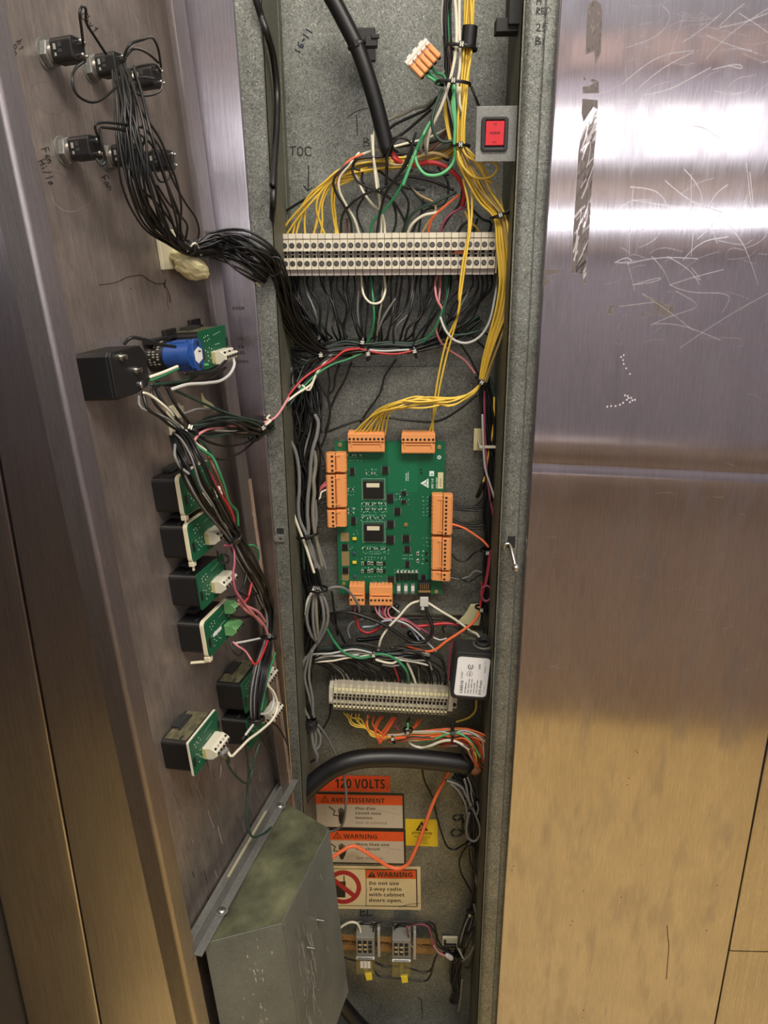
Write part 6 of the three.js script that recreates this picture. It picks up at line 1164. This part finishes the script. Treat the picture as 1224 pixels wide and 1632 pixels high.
{
  const h = H('left_mass', 'dense mass of black wires packed down the left inside edge');
  h.bundle(['k', 'k', 'k', 'k', 'd', 'k', 's'], 40, 1.4, 'S', '190,120,-86,14 215,260,-86,18 220,420,-84,22 205,580,-84,24 190,760,-84,24 195,950,-86,23 195,1150,-88,20 195,1350,-90,16 200,1500,-92,15 J 180,60,-92,15 170,180,-92,14 155,300,-90,16 135,420,-88,15 120,560,-86,14 130,680,-84,13 95,780,-80,13 60,880,-76,13', null, 0.8);
  const L = (s, z = '-72', r = 1.3) => h.w('k', r, 'S', s, z);
  L('225,280,-70 235,360 280,450 330,540 350,620'); L('330,280,-72 340,370 305,460 240,580 190,690 180,760 200,850 240,940 272,985 300,955'); L('395,110,-84 410,230 400,340 415,440 402,560 362,690 340,740', '-84'); L('480,100,-100 452,200 440,290 400,335', '-100'); L('575,90,-104 520,230 462,330 420,430', '-104', 1.5); L('320,660,-76 340,740 365,830', '-76', 1.1); L('310,50,-70 250,80 220,160 210,220', '-70'); L('150,130,-74 120,180 115,250 160,300', '-74'); L('190,60,-74 270,80 320,70', '-74');
  L('100,1150,-76 180,1310 260,1380', '-76'); L('80,700,-90 100,900 120,1150 170,1390', '-90', 1.6); L('330,240,-84 400,380 410,480 375,620', '-84'); L('90,560,-88 180,600 240,640', '-88'); L('520,1500,-112 540,1600 565,1720', '-112', 1.6);
  h.w('v', 1.1, 'S', '378,1000,-98 335,1045,-94 300,1095,-90 285,1130,-88').w('p', 1.1, 'S', '382,1020,-98 345,1050,-94 315,1090,-90').w('w', 1.1, 'S', '382,1060,-98 345,1080,-92 335,1120,-90 300,1150,-88').w('r', 1.1, 'S', '380,1010,-98 330,1060,-92 290,1110,-88');
  for (const y of [860, 890, 1010, 1110, 1150, 1250, 1290, 1320]) h.w('k', 1.1, 'S', `392,${y},-101 350,${y + 10},-98 300,${y + 40},-96 240,${y + 90},-96`);
  h.w('k', 1.6, 'J', '190,40,-90 260,160,-92 310,240,-96 340,300,-100').w('k', 1.5, 'J', '272,40,-110 285,140,-110 300,250,-110').w('k', 1.4, 'J', '268,560,-108 262,640,-106 240,690,-104 210,730,-100');
  h.w('k', 1.7, 'J', '60,720,-78 120,800,-84 160,830,-90').w('k', 1.7, 'J', '190,860,-90 150,880,-88 90,900,-84');
}
// --- wires below the board
{
  const h = H('red_wiring', 'red, pink and pale wires looping under the circuit board plugs');
  const L = (c, r, s, z = '-96') => h.w(c, r, 'J', s, z);
  L('v', 1.3, '385,98,-100 385,160 398,210 440,246 490,228 530,192 565,172 620,170 680,204 735,238 770,262'); L('r', 1.4, '395,170 405,220 450,240 505,215'); L('p', 1.3, '480,105,-100 495,145 530,172 590,168 650,188 700,225'); L('v', 1.2, '500,105,-100 512,140 540,165'); L('v', 1.2, '520,105,-100 522,140 535,160'); L('p', 1.2, '540,105,-100 530,140 545,170 600,165'); L('u', 1.2, '505,108,-100 505,150 540,180 610,190 660,225 695,275'); L('W', 1.2, '590,180 640,200 690,240 740,290 780,330'); L('u', 1.3, '425,212 480,205 520,185 560,178');
  L('r', 2.3, '620,205,-104 680,208 740,204 800,196 850,196 885,204', '-104'); L('W', 1.2, '560,108,-100 600,140'); L('p', 1.3, '560,108,-100 545,135 560,165 640,180'); L('W', 1.3, '770,265,-98 800,275 830,268'); L('k', 1.3, '820,240,-100 812,215 840,205 890,215 930,230', '-100'); L('d', 1.2, '700,280,-96 760,320 810,360 825,420', '-96'); L('k', 1.3, '620,170,-108 760,170 880,185', '-108');
  L('k', 4.2, '540,155,-104 560,140 588,112', '-104'); L('k', 5, '655,245,-112 672,255 695,262', '-112'); L('k', 3, '400,275,-112 450,272 510,262', '-112');
}
{
  const h = H('lower_bundle', 'dark tied bundle of wires lying along the top of the lower terminal strip');
  h.bundle(['k', 'k', 'W', 'k', 'n', 'k', 'd'], 17, 1.25, 'J', '105,430,-84,8 180,365,-86,10 270,340,-88,11 380,335,-88,9 478,352,-88,7 560,355,-90,10 650,350,-94,12 740,370,-98,10');
  for (let k = 0; k < 44; k++) { const x = 530 + (k * 6.4) % 182, s = rr(-1, 1); h.w(k % 9 === 4 ? 'n' : 'k', 1.1, 'X', `${x},${1094 + rr(-1, 3)},-104 ${x + rr(-3, 3)},${1078 + rr(-3, 3)},-${98 + rr(0, 6)} ${x - 14 + 8 * s},${1063 + rr(-4, 4)},-${92 + rr(0, 8)} ${x - 40 + 12 * s},${1050 + rr(-4, 4)},-${88 + rr(0, 10)} ${x - 75 + 12 * s},${1045 + rr(-6, 6)},-${88 + rr(0, 10)}`); }
  const L = (c, r, s, z = '-84') => h.w(c, r, 'J', s, z);
  L('g', 1.9, '250,225,-82 285,285 330,335 400,362 450,358 500,344 550,352 600,382 635,425 648,485,-100'); L('w', 1.9, '640,388,-88 655,420,-92 672,462,-98 682,492,-102'); L('w', 1.6, '488,372,-82 530,384 570,388 592,376'); L('W', 1.4, '185,350 260,352 330,352 400,348'); L('w', 1.4, '190,382 280,376 350,362 450,352'); L('W', 1.3, '600,372 680,384 740,398'); L('r', 1.4, '570,390,-88 585,430,-94 600,475,-102'); L('k', 1.5, '560,312 640,322 705,345 750,400 760,440,-98'); L('k', 1.4, '620,330 720,330 800,365 822,420 820,490,-98'); L('k', 1.5, '740,300 700,300 620,300 560,320'); L('k', 1.5, '280,310 380,292 460,300 540,330'); L('s', 1.4, '360,265 350,225 370,190 420,175', '-100'); L('k', 1.4, '700,400,-96 705,440 700,485,-104', '-96'); L('k', 1.3, '720,430,-98 735,450 732,490,-104', '-98');
  L('n', 1.3, '600,360 660,375 740,380 760,420'); L('W', 1.2, '520,395,-86 560,402 610,395'); L('v', 1.8, '858,285,-84 850,330 845,400 840,470', '-84');
  h.tie('J', '478,352,-86 510,350', 9);
}
{
  const h = H('orange_harness', 'orange, yellow and green wires gathered under the lower terminal strip and coiled right');
  const L = (c, r, s, z = '-96') => h.w(c, r, 'T', s, z);
  for (const s of ['160,408,-104 190,440 205,478 245,500 290,505 400,555 490,582', '215,412,-104 205,450 230,480 300,500 380,560 480,590', '240,415,-104 245,455 280,485 330,520 430,570 490,585', '262,418,-104 262,470 320,520 345,560 430,575', '180,410,-104 220,440 270,445 300,490 340,545 380,560', '320,425,-104 318,480 332,530 350,560']) L('y', 1.0, s);
  for (const s of ['330,425,-104 308,480 330,520 400,560 490,582', '362,428,-104 352,480 385,520 450,565 500,580', '405,430,-104 372,490 372,545 400,592 440,580', '485,436,-104 430,520 385,575 410,600', '498,436,-104 452,515 402,585 395,610', '510,438,-104 470,500 425,570 408,612', '420,432,-104 385,490 380,550 420,580', '660,450,-104 640,490 615,520', '682,452,-104 650,495 610,525']) L('o', 1.2, s);
  L('v', 1.2, '520,440,-104 505,490 530,520'); L('d', 2.0, '600,442,-104 588,470 590,510');
  h.bundle(['o', 'O', 'o', 't', 'o', 'y', 'd', 'W'], 20, 1.2, 'T', '460,575,-94,5 540,570,-90,6 620,560,-86,7 720,556,-84,7 820,545,-82,8 890,550,-78,9 980,552,-74,11 1060,590,-70,15 1090,660,-72,15 1090,750,-78,9', null, 0.7);
  h.bundle(['o', 'O', 'o', 'b', 'W'], 13, 1.15, 'T', '800,605,-84,5 860,600,-80,7 940,590,-76,9 1010,610,-74,10 1050,680,-76,9 1080,760,-80,6', null, 0.6);
  L('G', 1.7, '590,480,-90 598,550 640,590 690,602 770,580,-80 850,550,-76 910,540,-72 970,560,-68 1030,620,-66 1075,700,-66'); L('w', 2.0, '585,520,-88 588,575 620,620 680,640 740,628,-80 810,600,-76 880,590,-72 950,615,-70 1000,650,-72'); L('k', 1.4, '890,590,-72 930,620,-68 965,680,-68 1000,730,-70'); L('y', 1.6, '1052,325,-92 1045,390 1005,435 920,466', '-96'); L('W', 1.5, '600,530,-88 640,575 720,590 800,570');
  h.tie('T', '592,520,-88 590,545', 6).tie('T', '494,582,-92 530,575', 6).tie('T', '890,545,-76 930,548', 11, null, false);
  const q = run('T', '890,480,-74 892,540,-70'); h.put('tie_tail', tube(q, 0.0024, 8, 4), M.tie);
}
// --- right vertical harness
{
  const h = H('right_harness', 'black harness with red and grey wires running down the right inside of the cabinet');
  h.bundle(['k', 'k', 'k', 'k', 'd'], 24, 1.4, 'M', '440,-420,-96,7 475,-250,-94,9 500,-80,-94,11 518,150,-94,12 525,350,-94,12 515,560,-94,12 500,760,-96,11 490,1000,-98,6 485,1200,-98,8 480,1420,-96,7 460,1600,-92,7', null, 0.5);
  const L = (c, r, s, z = '-84') => h.w(c, r, 'M', s, z);
  L('W', 1.35, '428,-100 434,80 440,220 455,370 495,500 532,620 545,720 532,860 522,1000 532,1090 522,1280 508,1380'); L('v', 1.4, '445,-300 448,0 458,200 468,420 498,640 530,840 522,1010', '-88'); L('y', 1.3, '530,-250,-90 525,-20 505,120 472,280 458,410 432,490', '-84'); L('r', 1.5, '490,1080 475,1230 445,1390 420,1490 410,1560'); L('v', 1.3, '500,1080 488,1200 450,1380 425,1400 418,1460 450,1515 495,1490 505,1430 475,1378 440,1392', '-82'); L('s', 1.2, '420,1450 440,1500 480,1510 505,1460 500,1400 530,1250', '-84');
  L('O', 1.5, '150,840,-101 270,880,-96 380,950,-92 440,995,-88 478,1040,-86'); for (const s of ['150,648,-101 250,690,-98 340,702,-98 420,675,-98 470,610,-98', '150,690,-101 280,720,-98 370,712,-98 475,660,-98', '150,708,-101 300,728,-98 480,725,-98', '150,785,-101 260,830,-98 370,842,-98 475,790,-98', '150,800,-101 250,850,-98 400,860,-98 480,840,-98', '150,875,-101 290,882,-98 470,882,-98', '150,665,-101 260,705,-98 360,690,-98 460,590,-98', '145,1085,-101 215,1158,-98 285,1162,-98 360,1092,-98 440,1068,-96', '140,1288,-101 230,1308,-98 305,1348,-98 375,1305,-98 440,1265,-98']) L('k', 1.25, s); L('s', 1.1, '140,1305,-101 230,1318,-98 310,1300,-98 370,1250,-98 420,1262,-98');
  h.w('k', 2.6, 'M', '432,490,-90 415,540,-94 386,604,-102');
  h.tie('M', '475,1072,-90 472,1120', 9).tie('X', '768,968,-88 766,985', 8);
  L('k', 1.4, '450,1560 480,1660 470,1800'); L('k', 2.2, '500,1520 520,1600 515,1750'); h.w('r', 1.4, 'J', '1002,0,-88 1010,40 1000,90').w('k', 1.4, 'J', '1000,100,-88 1005,170,-88 1015,240,-84');
}
{
  const o = P(778, 701, -0.112), t = thing('cable_clip', 'pair of pale cream cable clip pads beside the right harness', 'cable clip', o);
  mesh('pad', box(0.012, 0.027, 0.005, -0.0115, 0, -0.002, 0.001), M.foam, t); mesh('pad', box(0.014, 0.027, 0.005, 0.012, 0, -0.002, 0.001), M.foam, t); mesh('strap', box(0.026, 0.0034, 0.0016, 0, -0.002, 0.0265, 0.0006), M.beige, t); mesh('strap_leg', merge([box(0.0016, 0.0034, 0.026, -0.0122, -0.002, 0.0135)]), M.beige, t); mesh('strap_leg', merge([box(0.0016, 0.0034, 0.026, 0.0122, -0.002, 0.0135)]), M.beige, t);
  const p = P(752, 978, -0.116), u = thing('cable_pad', 'cream glue patch on the back left of the small loop', 'cable pad', p);
  mesh('patch', (() => { const g = extrude([[-0.02, -0.014], [-0.008, 0.002], [-0.002, 0.014], [0.01, 0.015], [0.012, -0.002], [0.01, -0.016]], 0.003, 0.0006); return g; })(), M.foam, u);
  const r = P(717, 1502, -0.121), v = thing('cable_pad', 'cream adhesive pad right of the fuse holders', 'cable pad', r);
  mesh('pad', box(0.024, 0.024, 0.004, 0, 0, 0, 0.001), M.cream, v); mesh('clip', merge([box(0.02, 0.005, 0.006, 0, -0.002, 0.004, 0.001), box(0.004, 0.01, 0.005, -0.008, 0.003, 0.004, 0.001)]), M.black, v);
}
// --- lowest wiring
{
  const h = H('cable_coil', 'coiled black leads tied in loops beside the warning stickers');
  h.bundle(['k', 's', 'k', 'k'], 13, 1.5, 'Q', '290,110,-96,8 390,210,-92,9 450,330,-88,9 490,470,-84,8 490,620,-84,11 500,760,-84,12 510,890,-86,10 520,1000,-92,6 525,1120,-96,6 540,1300,-98,7 550,1500,-98,7 K 1000,880,-98,6 975,1000,-96,10 935,1120,-92,8', null, 0.6);
  const L = (c, r, s, z = '-74') => h.w(c, r, 'Q', s, z);
  L('s', 1.7, '190,200 300,240 380,290 430,390 500,520 560,660 606,790 600,920 540,985 480,965 440,900 440,760 470,620'); L('s', 1.6, '240,240 330,330 390,430 425,520 440,620'); L('s', 1.8, '410,180 440,300 460,420 500,560'); L('k', 1.6, '385,650 330,642 272,660 268,700 320,716 375,680 400,740', '-96'); L('k', 1.6, '395,880 330,832 262,842 240,880 272,916 345,910 405,855', '-96'); L('s', 1.5, '450,160 490,260 500,380 520,470'); L('k', 1.7, '170,190 230,200 300,190', '-80'); L('s', 1.4, '575,480 590,560 570,640'); L('k', 1.7, '370,650 380,760 390,850', '-92');
  L('k', 1.5, '450,1040,-98 390,1120 345,1225 345,1320 375,1420 440,1540 490,1640 520,1760', '-104'); L('k', 1.6, '470,1080,-98 480,1200 495,1280 530,1358 595,1372 640,1400 620,1455 585,1470 570,1430', '-92'); L('s', 1.5, '560,1400,-94 560,1500 600,1632', '-94');
  const K3 = (c, r, s, z = '-92') => h.w(c, r, 'K', s, z);
  K3('s', 1.8, '1005,890 1018,980 1012,1080 980,1160 935,1196 890,1190'); K3('s', 1.7, '985,935 950,1020 930,1110 935,1150'); K3('k', 1.7, '1010,700 1030,760 1010,850'); K3('k', 1.6, '1010,1010 960,1060 940,1100'); K3('k', 1.8, '1005,1080 1000,1150 975,1235 960,1235'); K3('W', 1.3, '920,1130 935,1160 945,1180', '-84');
  h.bundle(['k'], 9, 1.8, 'O', '880,370,-100,6 940,420,-96,9 985,380,-94,12 960,480,-96,11 955,600,-98,8 965,690,-100,7 945,760,-102,5', null, 0.9); h.w('k', 1.4, 'O', '950,700,-96 915,755,-98 940,782,-98 985,785,-98 975,700,-96');
  const rod = run('O', '1012,600,-96 1002,720,-96 985,830,-96'); h.put('metal_end', tube(rod, 0.0026, 10, 4), M.galvGrey);
  h.tie('Q', '490,470,-84 492,540', 11, null, false).tie('K', '988,560,-94 990,600', 7, null, false).tie('K', '986,930,-92 975,980', 6);
}
{
  const h = H('fuse_wiring', 'thin black, white and red wires looping around the two fuse holders');
  const L = (c, r, s, z = '-88') => h.w(c, r, 'O', s, z);
  L('w', 1.8, '10,250,-96 45,205 90,168 140,146 185,152 212,190 222,285,-92'); L('k', 1.3, '318,240,-96 325,175 360,152 430,150 475,165 485,200,-96'); L('k', 1.5, '300,165,-100 420,142 560,140 720,138 785,160 808,220 825,290 860,340 920,375', '-104'); L('k', 1.4, '10,370,-108 60,405 130,435 215,455', '-108'); L('k', 1.5, '325,455,-92 400,488 480,490 580,500 670,528 740,532 775,505 795,440 815,395'); L('k', 1.5, '318,450,-88 325,515 360,565 440,576 560,588 660,602 725,604 760,570 785,480 812,400', '-88'); L('v', 1.4, '578,180,-90 620,165 690,160 740,178 765,230 782,310 820,370 880,408'); L('b', 1.3, '578,185,-90 588,230 605,300', '-88'); L('k', 1.4, '590,170,-90 660,152 740,160 800,230 820,330 900,380', '-96'); L('k', 2.6, '200,170,-110 240,155 310,160', '-110'); L('k', 2.6, '490,190,-108 520,165 580,170', '-108'); L('p', 1.3, '790,330 830,385 890,412');
  const tp = run('O', '895,405,-88 925,425,-88'); h.put('tape_end', tube(tp, 0.004, 10, 4), plastic([0.5, 0.48, 0.46], 0.4));
}
finish();
scene.traverse((o) => { if (o.isRectAreaLight) o.name = 'light'; });
renderer.render(scene, camera);
